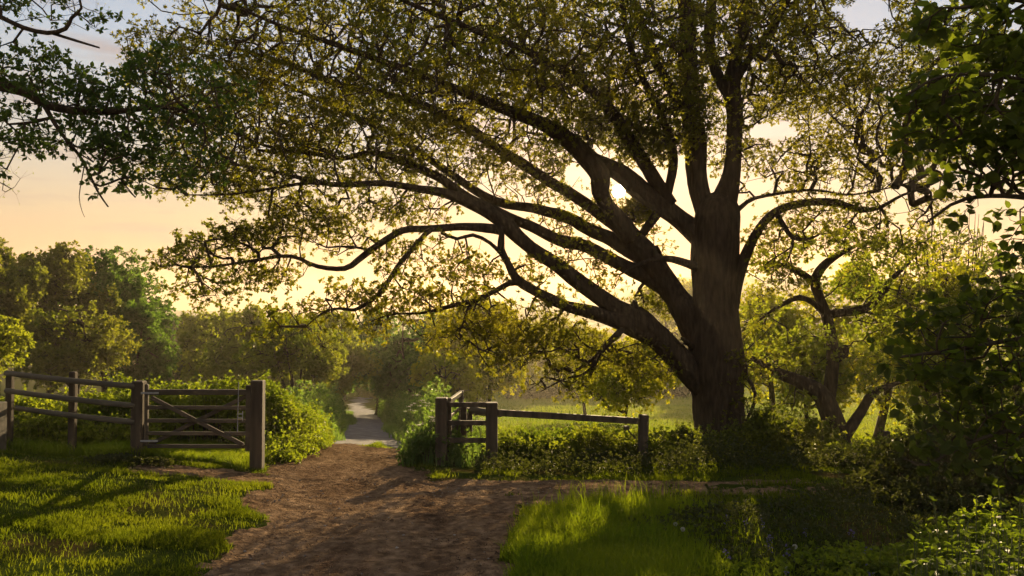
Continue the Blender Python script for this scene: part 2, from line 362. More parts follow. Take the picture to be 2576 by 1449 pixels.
def tube(path, k=14, seed=0, rough=.08, flare=0, cap=True, fissure=0.):
    """path rows x,y,z,r -> one skin; an uneven, slightly ribbed outline"""
    p = path[:, :3]; r = path[:, 3]
    t = unit(np.gradient(p, axis=0))
    ref = np.array([0, 1., .15]) if abs(t[0][1]) < .8 else np.array([1., 0, 0])
    s = unit(np.cross(t, ref)); u = np.cross(s, t)
    an = np.arange(k) * 2 * math.pi / k
    arc = np.concatenate([[0], np.cumsum(np.linalg.norm(np.diff(p, axis=0), axis=1))])
    A, Z = np.meshgrid(an, arc)
    nz = (vnoise(np.cos(A) * 2.1 + 7, Z * 1.1 + np.sin(A) * 2.1 + 40, seed) - .5) * 2 * rough + (vnoise(np.cos(A) * 5 + 17, Z * 4 + np.sin(A) * 5 + 40, seed + 3) - .5) * rough
    rr = r[:, None] * (1 + nz)
    if fissure:
        q = A * k / 6.283 * .0
        ph = A * 11 + (vnoise(A * 1.9, Z * 1.3, seed + 9) - .5) * 5
        rid = np.abs(np.sin(ph)) ** .6 * (.55 + .45 * vnoise(A * 3.5, Z * 6, seed + 5)) + .5 * np.abs(np.sin(A * 23 + Z * 2 + 6 * vnoise(A * 2, Z * 2.2, seed + 2)))
        nz = nz + (rid - .6) * fissure / np.maximum(r[:, None], .1)
    if flare:
        fl = np.exp(-Z / .35) * flare
        rr = rr * (1 + fl * (.7 + .45 * np.cos(A * 5 + 1.0)))
    v = p[:, None, :] + s[:, None, :] * (np.cos(A) * rr)[..., None] + u[:, None, :] * (np.sin(A) * rr)[..., None]
    n = len(p); i = np.arange(n * k).reshape(n, k)
    f = np.stack([i[:-1], np.roll(i[:-1], -1, 1), np.roll(i[1:], -1, 1), i[1:]], -1).reshape(-1, 4)
    v = v.reshape(-1, 3)
    if cap:
        v = np.vstack([v, p[-1] + t[-1] * r[-1] * .5, p[0]])
        e_ = i[-1]; b_ = i[0]; c = n * k
        f2 = np.stack([e_, np.roll(e_, -1), np.full(k, c)], -1); f3 = np.stack([np.roll(b_, -1), b_, np.full(k, c + 1)], -1)
        return v, [f, np.vstack([f2, f3])]
    return v, [f]

def grow(seed_pos, seed_dir, seed_r, attr, rng, step=.3, wlen=.12, wr=1.6, lift=.15, curve=.35, jit=.03):
    """join every attractor point to the skeleton by a curved shoot; returns nodes, parents, tip counts"""
    n0 = len(seed_pos); cap = n0 + len(attr) * 40
    pos = np.zeros((cap, 3)); dr = np.zeros((cap, 3)); cost = np.zeros(cap); par = np.full(cap, -1, int)
    pos[:n0] = seed_pos; dr[:n0] = seed_dir; cost[:n0] = np.asarray(seed_r) * wr
    n = n0
    d0 = np.min(np.linalg.norm(attr[:, None, :] - seed_pos[None, ::4], axis=2), axis=1)
    tips = []
    for a in attr[np.argsort(d0)]:
        ds = np.linalg.norm(pos[:n] - a, axis=1)
        align = np.einsum('ij,ij->i', dr[:n], (a - pos[:n])) / (ds + 1e-6)
        j = int(np.argmin(ds * (1.25 - .25 * align) + cost[:n]))
        Ln = ds[j]
        if n + int(Ln / step) + 3 >= cap: break
        m = max(1, int(round(Ln / step)))
        t = (np.arange(1, m + 1) / m)[:, None]
        p0 = pos[j]; p1 = p0 + dr[j] * Ln * curve; p2 = a - np.array([0, 0, 1]) * Ln * lift * .5 - unit(a - p0) * Ln * .25
        q = (1 - t) ** 3 * p0 + 3 * (1 - t) ** 2 * t * p1 + 3 * (1 - t) * t ** 2 * p2 + t ** 3 * a
        q = q + rng.normal(size=q.shape) * jit
        for k in range(m):
            pr = j if k == 0 else n - 1
            pos[n] = q[k]; dr[n] = unit(q[k] - pos[pr]); cost[n] = cost[pr] + step * wlen; par[n] = pr; n += 1
        tips.append(n - 1)
    pos = pos[:n]; dr = dr[:n]; par = par[:n]
    cnt = np.zeros(n); cnt[tips] = 1
    for i in range(n - 1, n0 - 1, -1): cnt[par[i]] += cnt[i]
    return pos, dr, par, cnt, n0, np.array(tips)

def branches_geo(pos, par, cnt, n0, r0, pw=.5, k=4, rcap=None):
    i = np.arange(n0, len(pos)); r = r0 * np.maximum(cnt, .6) ** pw
    if rcap is not None: r = np.minimum(r, rcap)
    pi = par[i]; ra = np.where(pi >= n0, r[pi], r[i] * 1.15)
    return frusta(pos[pi], pos[i], np.minimum(ra, r[i] * 1.5), r[i], k)

def foliage(pos, dr, cnt, n0, rng, per_node, m, size, twig=(.1, .28), rt=.0035, maxcnt=3, keep=None, frac=1.0, spread=1.0, tipspread=.9, **kw):
    """short twigs off every outer shoot, each ending in a rosette of leaves"""
    i = np.where((np.arange(len(pos)) >= n0) & (cnt <= maxcnt))[0]
    if frac < 1: i = i[rng.random(len(i)) < frac]
    b = np.repeat(pos[i], per_node, 0); d = np.repeat(dr[i], per_node, 0)
    d = unit(d * .5 + unit(rng.normal(size=b.shape)) * tipspread + np.array([0, 0, .25]))
    tl = rng.uniform(twig[0], twig[1], len(b))[:, None]
    t = b + d * tl
    if keep is not None:
        k_ = keep(t); b, d, t = b[k_], d[k_], t[k_]
    lv = rosettes(t, d, rng, m, size, spread=spread, **kw)
    tw = frusta(b, t, np.full(len(b), rt), np.full(len(b), rt * .6), 3)
    return lv, tw

def ell_points(rng, c, r, n, shell=.35):
    """points through an ellipsoid, a little denser towards its outside"""
    v = unit(rng.normal(size=(n, 3))); u = rng.random(n) ** (1 / 3.) ; u = np.maximum(u, shell * rng.random(n))
    return np.asarray(c) + v * u[:, None] * np.asarray(r)

def pxy(v):
    """frame coordinates of world points (used to trace the photographed silhouette)"""
    d = v - np.array([0, 0, EYE]); cp, sp = math.cos(PITCH), math.sin(PITCH)
    f = d[:, 1] * cp + d[:, 2] * sp; u = -d[:, 1] * sp + d[:, 2] * cp
    return 1288 + F * d[:, 0] / f, 724.5 - F * u / f
# ------------------------------------------------------------------ the big oak
def limb_path(pts, step=.16, k=1.0):
    """pts: (px, py, depth, half width in px) traced on the photograph, each at its own depth"""
    rows = [np.append(P(a, b, Y), hw * k * Y / F) for a, b, Y, hw in pts]
    return smooth_path(rows, step)

rng = np.random.default_rng(11)
OAKB = P(1812, 1140, 17.0); OAKB[2] = H(OAKB[0], OAKB[1]) - .1
oak = empty('oak_tree', OAKB, 'huge old oak with a thick dark leaning-free trunk and wide spreading limbs, the low sun behind it', 'tree')
oak['label'] = 'huge old oak with thick dark trunk and wide spreading limbs, low sun shining through it'
trunk_pts = [(1812, 1165, 17, 72), (1811, 1100, 17, 63), (1808, 1000, 17, 63), (1800, 920, 17, 66), (1797, 840, 17, 63), (1796, 760, 17, 56), (1797, 680, 17, 56), (1801, 600, 17, 59), (1805, 545, 17, 55), (1808, 515, 17, 48), (1810, 495, 17, 34), (1811, 485, 17, 16)]
tp = limb_path(trunk_pts)
mesh_obj('trunk', *tube(smooth_path(tp[::3], .05), 150, 1, .06, flare=.34, fissure=.04), M['bark'], oak)
LIMBS = [
 # lowest left limb and its two forks
 [(1790, 990, 17, 40), (1735, 925, 16.9, 40), (1670, 862, 16.7, 40), (1600, 805, 16.4, 38), (1530, 765, 16.2, 27), (1442, 700, 16.0, 24), (1372, 645, 15.8, 22), (1308, 600, 15.6, 21), (1258, 552, 15.5, 22), (1190, 515, 15.4, 17), (1110, 485, 15.2, 13), (1030, 470, 15.0, 10), (950, 462, 14.8, 9), (860, 465, 14.6, 8), (780, 452, 14.5, 6.5), (690, 432, 14.3, 5), (600, 415, 14.1, 4), (530, 408, 14, 3)],
 [(1640, 850, 16.5, 26), (1559, 808, 16.2, 24), (1490, 785, 16.0, 19), (1425, 768, 15.8, 16), (1342, 728, 15.5, 15), (1300, 700, 15.4, 14), (1278, 662, 15.3, 11), (1259, 625, 15.2, 12), (1262, 590, 15.1, 9), (1250, 560, 15, 7)],
 [(1310, 708, 15.4, 12), (1280, 712, 15.3, 9), (1245, 730, 15.1, 8), (1192, 757, 14.8, 7), (1142, 768, 14.6, 6.5), (1105, 778, 14.5, 5.5), (1059, 788, 14.3, 4), (1000, 790, 14.1, 3), (955, 800, 14, 2)],
 [(1192, 757, 14.8, 6), (1176, 780, 14.7, 4.5), (1167, 805, 14.6, 3.5), (1155, 840, 14.5, 1.8)],
 [(1265, 580, 15.3, 15), (1220, 573, 15.2, 14), (1158, 570, 15, 12), (1075, 577, 14.8, 10.5), (1012, 580, 14.6, 9.5), (952, 616, 14.4, 9), (900, 655, 14.2, 8.5), (866, 674, 14.1, 8), (800, 670, 14, 6.5), (733, 645, 13.8, 5.5), (650, 653, 13.6, 4.5), (590, 662, 13.5, 4), (533, 670, 13.4, 3), (460, 672, 13.2, 2)],
 [(1085, 578, 14.8, 8), (1068, 592, 14.7, 8), (1036, 630, 14.5, 7.5), (1002, 670, 14.3, 7.5), (972, 716, 14.1, 7), (934, 756, 13.9, 6.5), (892, 779, 13.8, 5.5), (858, 776, 13.7, 4.5), (815, 785, 13.6, 3), (770, 822, 13.5, 2)],
 [(1110, 585, 14.7, 5), (1150, 600, 14.6, 5), (1190, 590, 14.8, 6), (1232, 610, 15, 6), (1262, 640, 15.2, 7)],
 [(860, 465, 14.6, 6), (760, 462, 14.2, 6), (640, 482, 13.8, 4), (560, 490, 13.5, 3), (470, 490, 13.2, 2)],
 # the second pair, fanning left behind the sun limb
 [(1680, 735, 17.25, 22), (1610, 690, 17.35, 22), (1540, 655, 17.3, 20), (1480, 625, 17.2, 18), (1420, 608, 17.1, 17), (1350, 578, 17, 16), (1275, 540, 16.9, 15), (1180, 500, 16.8, 14), (1090, 440, 16.7, 12), (1000, 400, 16.5, 11), (930, 385, 16.4, 9), (860, 400, 16.3, 7), (780, 385, 16.1, 6), (690, 372, 16, 5), (600, 340, 15.8, 4), (500, 300, 15.5, 3)],
 [(1640, 668, 17.4, 24), (1592, 636, 17.6, 23), (1545, 608, 17.7, 22), (1442, 556, 17.8, 18), (1358, 528, 17.9, 16), (1258, 510, 18, 14), (1180, 470, 18.2, 12), (1080, 400, 18.4, 11), (980, 330, 18.6, 10), (880, 290, 18.8, 8), (780, 240, 19, 6.5), (660, 190, 19.2, 5), (560, 150, 19.4, 3)],
 # the great left limb, the sun just above it
 [(1800, 900, 17, 46), (1752, 825, 17.1, 44), (1700, 748, 17.2, 38), (1650, 672, 17.3, 35), (1605, 618, 17.4, 33), (1578, 578, 17.5, 31), (1515, 543, 17.6, 19), (1451, 499, 17.8, 18), (1400, 465, 17.9, 17), (1330, 420, 18, 16), (1240, 366, 18.2, 15), (1150, 305, 18.3, 14), (1080, 270, 18.4, 12), (960, 235, 18.6, 11), (850, 212, 18.8, 9), (740, 165, 19, 7), (620, 130, 19.2, 5), (500, 105, 19.4, 3)],
 # limbs crossing in the middle of the crown
 [(1800, 660, 17.0, 44), (1762, 600, 17.1, 36), (1712, 556, 17.2, 27), (1662, 512, 17.2, 28), (1612, 480, 17.2, 30), (1578, 455, 17.2, 28), (1535, 422, 17.2, 24), (1480, 390, 17.2, 16)],
 [(1590, 600, 17.4, 30), (1562, 552, 17.3, 26), (1530, 512, 17.3, 22), (1512, 478, 17.2, 25), (1508, 440, 17.15, 30), (1482, 398, 17.1, 28), (1454, 369, 17.05, 26), (1412, 339, 17, 26), (1362, 310, 16.9, 21), (1270, 275, 16.6, 18), (1170, 235, 16.4, 15), (1060, 190, 16.1, 12), (950, 150, 15.8, 10), (840, 110, 15.5, 8), (720, 70, 15.2, 6), (600, 20, 15, 4)],
 [(1606, 600, 17.4, 12), (1630, 566, 17.3, 14), (1652, 537, 17.2, 14), (1676, 495, 17.1, 14), (1688, 440, 17.1, 13), (1692, 380, 17, 14), (1670, 300, 16.8, 12), (1620, 200, 16.6, 10), (1580, 90, 16.4, 8), (1560, -40, 16.2, 6)],
 [(1795, 600, 17, 42), (1768, 520, 17.1, 32), (1752, 440, 17.2, 30), (1748, 360, 17.3, 30), (1738, 250, 17.4, 28), (1730, 120, 17.5, 26), (1722, 0, 17.6, 22), (1700, -150, 17.8, 16), (1680, -320, 18, 9)],
 [(1740, 300, 17.4, 20), (1690, 230, 17.6, 15), (1640, 130, 17.8, 12), (1600, 20, 18, 10), (1540, -120, 18.2, 7)],
 [(1690, 515, 17.15, 18), (1640, 440, 17.1, 20), (1570, 330, 16.8, 17), (1500, 240, 16.5, 14), (1400, 170, 16.2, 12), (1280, 110, 15.9, 10), (1150, 60, 15.6, 8), (1010, 0, 15.3, 6)],
 [(1815, 520, 17, 42), (1838, 440, 16.9, 27), (1846, 360, 16.8, 22), (1846, 290, 16.8, 23), (1836, 220, 16.8, 25), (1850, 150, 16.7, 22), (1872, 60, 16.6, 18), (1886, -20, 16.5, 16), (1920, -160, 16.4, 11), (1940, -300, 16.3, 6)],
 [(1845, 210, 16.8, 16), (1885, 150, 16.5, 12), (1930, 85, 16.2, 11), (1975, 10, 15.9, 10), (2020, -80, 15.6, 7)],
 [(1836, 240, 16.9, 20), (1800, 180, 17.1, 18), (1785, 100, 17.3, 15), (1790, -10, 17.5, 12), (1800, -160, 17.8, 7)],
 # right limb
 [(1835, 770, 17, 30), (1858, 690, 16.9, 20), (1880, 630, 16.8, 16), (1910, 575, 16.7, 14), (1950, 535, 16.6, 13), (2000, 515, 16.5, 12), (2060, 508, 16.4, 11), (2110, 512, 16.3, 11), (2165, 527, 16.2, 9), (2215, 520, 16.1, 6), (2270, 490, 16, 4), (2340, 470, 15.8, 2.5)],
 [(1955, 540, 16.6, 9), (1975, 572, 16.5, 8), (1995, 598, 16.4, 8), (2030, 602, 16.3, 5), (2060, 590, 16.1, 3)],
 [(1845, 540, 17, 10), (1880, 508, 16.8, 7), (1930, 492, 16.6, 5), (2040, 478, 16.3, 4), (2140, 490, 16, 3), (2250, 470, 15.8, 2)],
 [(1790, 690, 17, 16), (1730, 664, 16.8, 12), (1675, 652, 16.6, 9), (1620, 660, 16.4, 6), (1560, 690, 16.2, 3)],
 [(1596, 818, 16.4, 13), (1600, 790, 16.35, 12), (1597, 764, 16.3, 9), (1598, 757, 16.3, 7)],
 [(1745, 880, 16.9, 9), (1728, 858, 16.5, 7), (1716, 850, 16.3, 5)],
 # drooping crooked branch under the low limb
 [(1570, 822, 16.2, 10), (1540, 855, 16, 10), (1512, 885, 15.9, 9), (1495, 912, 15.8, 9), (1484, 945, 15.8, 5)],
 [(1502, 895, 15.85, 7), (1475, 915, 15.8, 5), (1440, 935, 15.7, 4.5), (1415, 925, 15.7, 3.5), (1400, 945, 15.6, 2.5)],
 [(1490, 925, 15.8, 5), (1462, 945, 15.7, 4), (1430, 950, 15.6, 3), (1390, 968, 15.5, 2), (1360, 985, 15.4, 1.3)],
 [(1870, 930, 16.9, 7), (1900, 990, 16.6, 6), (1890, 1030, 16.4, 5), (1875, 1060, 16.3, 3)],
]
def grown_tree(root, limb_paths, attr, rng, leafmat, barkmat, per_node, m, size, r0=.006, step=.3, sides=12, keep=None, limb_name='limb', twigmat=None, crown_name='crown', extra=None, **kw):
    seeds = []
    for q in limb_paths:
        dr = unit(np.gradient(q[:, :3], axis=0)); s = np.hstack([q, dr]); seeds.append(s[len(s) // 6:])
    S = np.vstack(seeds)
    gk = {k: kw.pop(k) for k in ('wlen', 'wr', 'lift', 'curve', 'jit') if k in kw}
    pos, dr, par, cnt, n0, tips = grow(S[:, :3], S[:, 4:7], S[:, 3], attr, rng, step, **gk)
    v1 = branches_geo(pos, par, cnt, n0, r0, .48, 5)
    lv, tw = foliage(pos, dr, cnt, n0, rng, per_node, m, size, keep=keep, **kw)
    v, f = merge([v1, tw]); mesh_obj('branches', v, f, twigmat or M['twig'], root)
    mesh_obj(crown_name, lv[0], lv[1], leafmat, root, smooth=False)
    return pos, len(lv[1])
def knobbly(q, seed):
    """slight kinks and swellings along a limb"""
    s = np.concatenate([[0], np.cumsum(np.linalg.norm(np.diff(q[:, :3], axis=0), axis=1))]); q = q.copy()
    w = np.clip(s / .6, 0, 1) * (q[:, 3] * .55 + .01)
    for k in range(3): q[:, k] += (vnoise(s * 1.7, s * 0 + 3 * k + seed, 9) - .5) * .6 * w
    q[:, 3] *= 1 + .2 * np.clip(vnoise(s * 2.3, s * 0 + seed, 4) - .55, 0, 1)
    return q
paths = [limb_path(l, k=.82) for l in LIMBS]
for i, q in enumerate(paths): mesh_obj('limb', *(tube(knobbly(q, i), 80, 20 + i, .12, fissure=.028) if q[0, 3] > .2 else tube(knobbly(q, i), 24 if q[0, 3] > .1 else 10, 20 + i, .15)), M['bark'], oak)

# (px, py, rx, ry, depth, depth half-range, points): the clumps of the crown
CL = [
 (470, 660, 85, 32, 13.5, .7, 34), (560, 610, 120, 42, 13.7, .8, 60), (660, 600, 90, 34, 14, .8, 34), (640, 690, 90, 28, 13.7, .6, 20), (520, 725, 90, 28, 13.4, .5, 22),
 (760, 560, 90, 45, 14.2, .8, 40), (700, 690, 70, 28, 13.8, .5, 14), (860, 600, 90, 45, 14.6, .8, 28), (990, 640, 60, 34, 14.6, .6, 14), (1000, 700, 70, 34, 14.2, .6, 14), (1120, 640, 90, 50, 14.8, .7, 26),
 (880, 745, 90, 30, 13.9, .6, 26), (1010, 760, 110, 32, 14.2, .7, 30), (1130, 745, 90, 42, 14.6, .7, 30), (760, 800, 110, 36, 13.5, .5, 22), (690, 840, 60, 24, 13.4, .4, 8), (960, 810, 100, 30, 14, .6, 16), (1210, 690, 70, 40, 15, .6, 20),
 (1350, 690, 80, 40, 15.6, .8, 18), (1440, 650, 100, 40, 16.5, .9, 22), (1500, 720, 80, 30, 16.3, .7, 12), (1380, 770, 90, 30, 15.6, .7, 16), (1250, 800, 110, 50, 14.9, .8, 50), (1470, 890, 130, 50, 16.4, 1, 60), (1645, 755, 55, 45, 17.9, .5, 40), (1620, 920, 90, 50, 16.6, .8, 36), (1330, 840, 110, 50, 15.6, 1, 40),
 (1150, 850, 100, 46, 14.6, .6, 34), (1280, 890, 130, 50, 15.0, .8, 50), (1400, 850, 120, 42, 15.5, .8, 40), (1560, 900, 90, 50, 16, .8, 30), (1400, 960, 110, 34, 15.4, .7, 24),
 (700, 480, 170, 60, 14.5, 1.4, 90), (560, 440, 120, 60, 14.4, 1.2, 60), (900, 520, 150, 45, 15, 1.2, 46), (1060, 520, 120, 40, 15.6, 1.2, 34), (430, 440, 90, 60, 14, 1, 34),
 (620, 330, 230, 95, 15.6, 2, 170), (900, 380, 200, 90, 16.2, 2, 130), (1130, 380, 160, 90, 17, 2, 90), (1330, 400, 130, 70, 17.5, 1.6, 50), (1330, 480, 120, 50, 17.5, 1.6, 34),
 (520, 190, 200, 110, 16.4, 2.2, 150), (800, 150, 260, 150, 17, 3, 280), (1150, 120, 260, 160, 17, 3.2, 290), (1450, 120, 220, 160, 17.4, 3.2, 230), (1000, 270, 220, 80, 16.6, 2.2, 120), (1400, 280, 200, 90, 17.2, 2.4, 110),
 (1600, 260, 160, 140, 17.4, 2.8, 120), (1450, 560, 120, 40, 17.4, 1, 26), (1640, 590, 40, 50, 17, .8, 7), (1500, 500, 60, 40, 17.6, .8, 10),
 (1800, 100, 220, 170, 17.2, 3, 190), (1820, 330, 130, 110, 17.4, 2, 50), (2050, 120, 230, 150, 17, 3, 230), (2060, 300, 190, 120, 16.8, 2.4, 130), (1960, 430, 120, 70, 16.8, 1.6, 54), (2130, 440, 180, 70, 16.4, 1.8, 90), (2080, 560, 170, 55, 16.4, 1.4, 70), (1930, 640, 70, 50, 16.8, 1, 20),
 (2300, 260, 170, 160, 16.4, 2.4, 120), (1960, 700, 80, 40, 16.6, .9, 16), (1900, 900, 60, 90, 16.4, .6, 16), (1860, 1000, 40, 50, 16.4, .4, 6),
 (700, -60, 400, 120, 17, 3.4, 160), (1200, -130, 480, 140, 17.4, 4, 220), (1700, -180, 420, 170, 17.2, 4, 220), (2100, -90, 300, 140, 16.8, 3.6, 130),
 (1540, 330, 110, 50, 17.2, 1.4, 60), (1640, 370, 100, 40, 16.6, .8, 46), (1700, 300, 100, 60, 16.6, 1, 50), (1606, 534, 44, 26, 17.8, .5, 90), (1440, 420, 50, 50, 17.6, .6, 20), (1700, 620, 40, 36, 17.6, .5, 3), (1560, 590, 60, 20, 17.9, .4, 16), (2380, 140, 130, 110, 17.5, 1.5, 80), (2420, 320, 130, 100, 17.5, 1.5, 70), (2280, 420, 120, 60, 17, 1.2, 40), (2330, 520, 90, 50, 17, 1, 26), (2230, 600, 110, 50, 17.2, 1, 30), (1960, 600, 90, 40, 16.8, 1, 26),
 (1300, -20, 400, 90, 21, 2.5, 120), (1300, 200, 400, 120, 21, 2, 110), (1900, 150, 300, 140, 20.5, 2, 90), (1250, 150, 380, 140, 13.8, 1.6, 90), (1750, 60, 300, 100, 14, 1.6, 60),
]
att = []
for px, py, rx, ry, Y, dY, n in CL:
    c = P(px, py, Y); att.append(ell_points(rng, c, (rx * Y / F, dY, ry * Y / F), int(n * (2.75 if py < 420 else 1.5)), .4))
att = np.vstack(att)
# the photographed crown has clear sky windows round the sun, beside the trunk and under the sprays
WIN = [(1558, 482, 19, 19), (1709, 517, 22, 20), (1716, 481, 12, 16), (1676, 560, 26, 16), (1530, 575, 26, 14), (1436, 440, 20, 28), (1900, 470, 20, 30), (1508, 375, 12, 12), (1712, 410, 14, 22), (1950, 330, 46, 24), (2180, 40, 75, 42), (340, 560, 190, 50)]
def keep_oak(p):
    x, y = pxy(p); k = np.ones(len(p), bool)
    for cx, cy_, rx, ry in WIN: k &= ((x - cx) / rx) ** 2 + ((y - cy_) / ry) ** 2 > (1 if rx < 40 else 2.4 * vnoise(x / 26, y / 20, 5) ** 1.3)
    return k
att = att[keep_oak(att)]
att = att[np.argsort(rng.random(len(att)))]
_, nl = grown_tree(oak, [tp[len(tp) // 2:]] + paths, att, rng, M['oak'], M['bark'], 5, 9, .083, aspect=.46, r0=.0056, step=.30, keep=keep_oak, maxcnt=3.5, wr=1.2, wlen=.10, jit=.035, frac=.95)


# ------------------------------------------------------------------ generic trees further off
def wood_tree(name, label, cat, px, Y, top, hw, leafmat, seed, n_at=170, per=8, m=8, size=.16, bottom=None, group=None, stems=1, barkmat='bark_grey', base_px=None, trunk_hw=None, squash=1.0, lump=.42, depth=1.0, bare=0., twig=(.15, .4), frac=1.0, lean=0.):
    rg = np.random.default_rng(seed); n_at = int(n_at * 1.5); hw *= 1.06
    X = (px - 1288) * Y / F; g = float(H(X, Y)); ztop = EYE + (780 - top) / F * Y; R = hw * Y / F
    root = empty(name, (X, Y, g), label, cat, group)
    hgt = ztop - g; zb = g + hgt * .12 if bottom is None else EYE + (780 - bottom) / F * Y
    limbs = []
    tr = trunk_hw or hgt * .022
    for s in range(stems):
        a = rg.uniform(0, 6.28); sp = .15 * R if stems > 1 else .05
        x0 = X + math.cos(a) * sp; y0 = Y + math.sin(a) * sp
        ex = X + (rg.uniform(-.35, .35) if stems == 1 else math.cos(a) * .5) * R + lean * R; ey = Y + math.sin(a) * .4 * R
        pts = [(x0, y0, g - .1, tr), ((x0 * 2 + ex) / 3, (y0 * 2 + ey) / 3, g + hgt * .3, tr * .72), ((x0 + 2 * ex) / 3, (y0 + 2 * ey) / 3, g + hgt * .6, tr * .42), (ex, ey, g + hgt * .88, tr * .12)]
        pts = [np.array(q) + np.append(rg.normal(size=3) * (.02 if k == 0 else .06) * R, 0) for k, q in enumerate(pts)]
        q = smooth_path(pts, .5); limbs.append(q)
    v, f = merge([tube(q, 9, seed + k, .08, flare=.25) for k, q in enumerate(limbs)])
    mesh_obj('trunk', v, f, M[barkmat], root)
    zc = (ztop + zb) / 2; rz = (ztop - zb) / 2
    # lobes spread over an egg shaped crown
    K = 20; at = []
    for k in range(K):
        th = rg.uniform(0, 6.28); u = rg.uniform(-.85, .85); rr = math.sqrt(1 - u * u) * rg.uniform(.3, .9)
        c = np.array([X + lean * R * .5 + math.cos(th) * R * rr, Y + math.sin(th) * R * rr * depth, zc + u * rz * .72])
        s = lump * rg.uniform(.45, 1.15)
        at.append(ell_points(rg, c, (R * s, R * s * depth, rz * s * .8 * squash), n_at // K, .55))
    at = np.vstack(at); at = at[at[:, 2] > H(at[:, 0], at[:, 1]) + .3]
    hue = rg.normal()
    step = max(.35, R / 9)
    grown_tree(root, limbs, at, rg, M[leafmat], M[barkmat], per, m, size, r0=.008 * max(1, Y / 30), step=step, wr=.8, wlen=.25, jit=.06, twig=twig, maxcnt=2.5, frac=frac)
    return root

# left hand group beyond the fence
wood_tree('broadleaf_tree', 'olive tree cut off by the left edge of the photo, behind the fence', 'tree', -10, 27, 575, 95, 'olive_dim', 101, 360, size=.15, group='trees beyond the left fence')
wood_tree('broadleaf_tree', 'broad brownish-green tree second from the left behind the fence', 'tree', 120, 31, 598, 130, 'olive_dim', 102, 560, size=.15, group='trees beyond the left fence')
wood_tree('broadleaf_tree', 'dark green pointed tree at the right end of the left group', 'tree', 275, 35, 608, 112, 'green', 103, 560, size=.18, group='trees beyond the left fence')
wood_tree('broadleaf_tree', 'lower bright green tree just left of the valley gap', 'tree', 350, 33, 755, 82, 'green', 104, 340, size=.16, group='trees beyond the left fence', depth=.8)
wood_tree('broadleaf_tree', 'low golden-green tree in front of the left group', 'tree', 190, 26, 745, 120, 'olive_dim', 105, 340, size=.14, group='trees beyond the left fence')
wood_tree('young_tree', 'sunlit yellow-green sapling at the left edge above the fence', 'tree', -62, 17, 800, 80, 'olive', 106, 120, size=.11, bottom=950)
# trees each side of the track and over the valley
wood_tree('broadleaf_tree', 'dark distant tree standing in the valley gap', 'tree', 452, 95, 786, 65, 'dark', 110, 200, size=.5, group='trees along the valley', twig=(.4, 1.))
wood_tree('broadleaf_tree', 'small shadowed tree at the foot of the valley gap', 'tree', 425, 62, 855, 42, 'dark', 111, 120, size=.35, group='trees along the valley', twig=(.3, .7))
wood_tree('broadleaf_tree', 'rounded olive tree right of the valley gap', 'tree', 570, 48, 762, 112, 'olive', 112, 360, size=.22, group='trees along the valley', twig=(.2, .5))
wood_tree('broadleaf_tree', 'wide grey-green tree above the bramble hedge', 'tree', 700, 46, 750, 120, 'olive', 113, 360, size=.22, group='trees along the valley', twig=(.2, .5))
wood_tree('many_stemmed_tree', 'tree with a fan of thin stems above the big gatepost', 'tree', 745, 30, 800, 115, 'olive', 114, 330, size=.13, stems=7, bottom=985, trunk_hw=.07)
wood_tree('broadleaf_tree', 'tree closing the view where the track bends away', 'tree', 870, 88, 830, 75, 'olive', 115, 220, size=.42, group='trees along the track', twig=(.4, .9))
wood_tree('broadleaf_tree', 'shady green tree leaning over the left of the track', 'tree', 835, 50, 765, 85, 'olive', 116, 260, size=.24, group='trees along the track', twig=(.2, .5))
wood_tree('broadleaf_tree', 'dense dark green tree right of the track', 'tree', 1045, 56, 765, 128, 'green', 117, 520, size=.24, group='trees along the track', twig=(.25, .6))
wood_tree('broadleaf_tree', 'green tree behind, above the far end of the track', 'tree', 950, 60, 762, 90, 'green', 118, 260, size=.28, group='trees along the track', twig=(.3, .6))
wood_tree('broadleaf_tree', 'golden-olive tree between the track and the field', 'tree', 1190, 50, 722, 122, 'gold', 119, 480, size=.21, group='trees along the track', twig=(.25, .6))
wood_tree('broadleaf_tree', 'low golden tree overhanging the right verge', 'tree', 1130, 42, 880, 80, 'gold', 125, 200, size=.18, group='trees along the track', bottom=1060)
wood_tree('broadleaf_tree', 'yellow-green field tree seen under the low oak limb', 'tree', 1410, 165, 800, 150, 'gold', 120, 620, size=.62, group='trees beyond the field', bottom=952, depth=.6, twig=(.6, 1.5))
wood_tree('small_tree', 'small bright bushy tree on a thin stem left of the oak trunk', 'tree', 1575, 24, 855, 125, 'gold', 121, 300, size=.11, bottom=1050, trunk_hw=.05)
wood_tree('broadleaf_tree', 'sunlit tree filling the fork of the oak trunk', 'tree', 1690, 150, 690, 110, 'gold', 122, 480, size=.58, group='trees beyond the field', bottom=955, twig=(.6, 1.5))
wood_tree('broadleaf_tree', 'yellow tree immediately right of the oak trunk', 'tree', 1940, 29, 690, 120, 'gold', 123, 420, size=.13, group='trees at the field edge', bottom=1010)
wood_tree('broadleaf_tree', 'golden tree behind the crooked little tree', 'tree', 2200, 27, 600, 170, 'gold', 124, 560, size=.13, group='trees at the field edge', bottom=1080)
wood_tree('willow_tree', 'sparse tree of thin upright stems against pale sky at the right', 'tree', 2400, 27, 470, 130, 'olive', 126, 260, size=.11, stems=14, trunk_hw=.06, bottom=1100, frac=.55)
wood_tree('broadleaf_tree', 'shaded tree behind the near leaves at the right edge', 'tree', 2560, 24, 560, 150, 'olive', 127, 330, size=.13, bottom=1120)
wood_tree('broadleaf_tree', 'shadowed tree at the very end of the track where it bends right', 'tree', 880, 122, 900, 60, 'green', 128, 180, size=.5, group='trees along the track', twig=(.4, .9), bottom=1008)
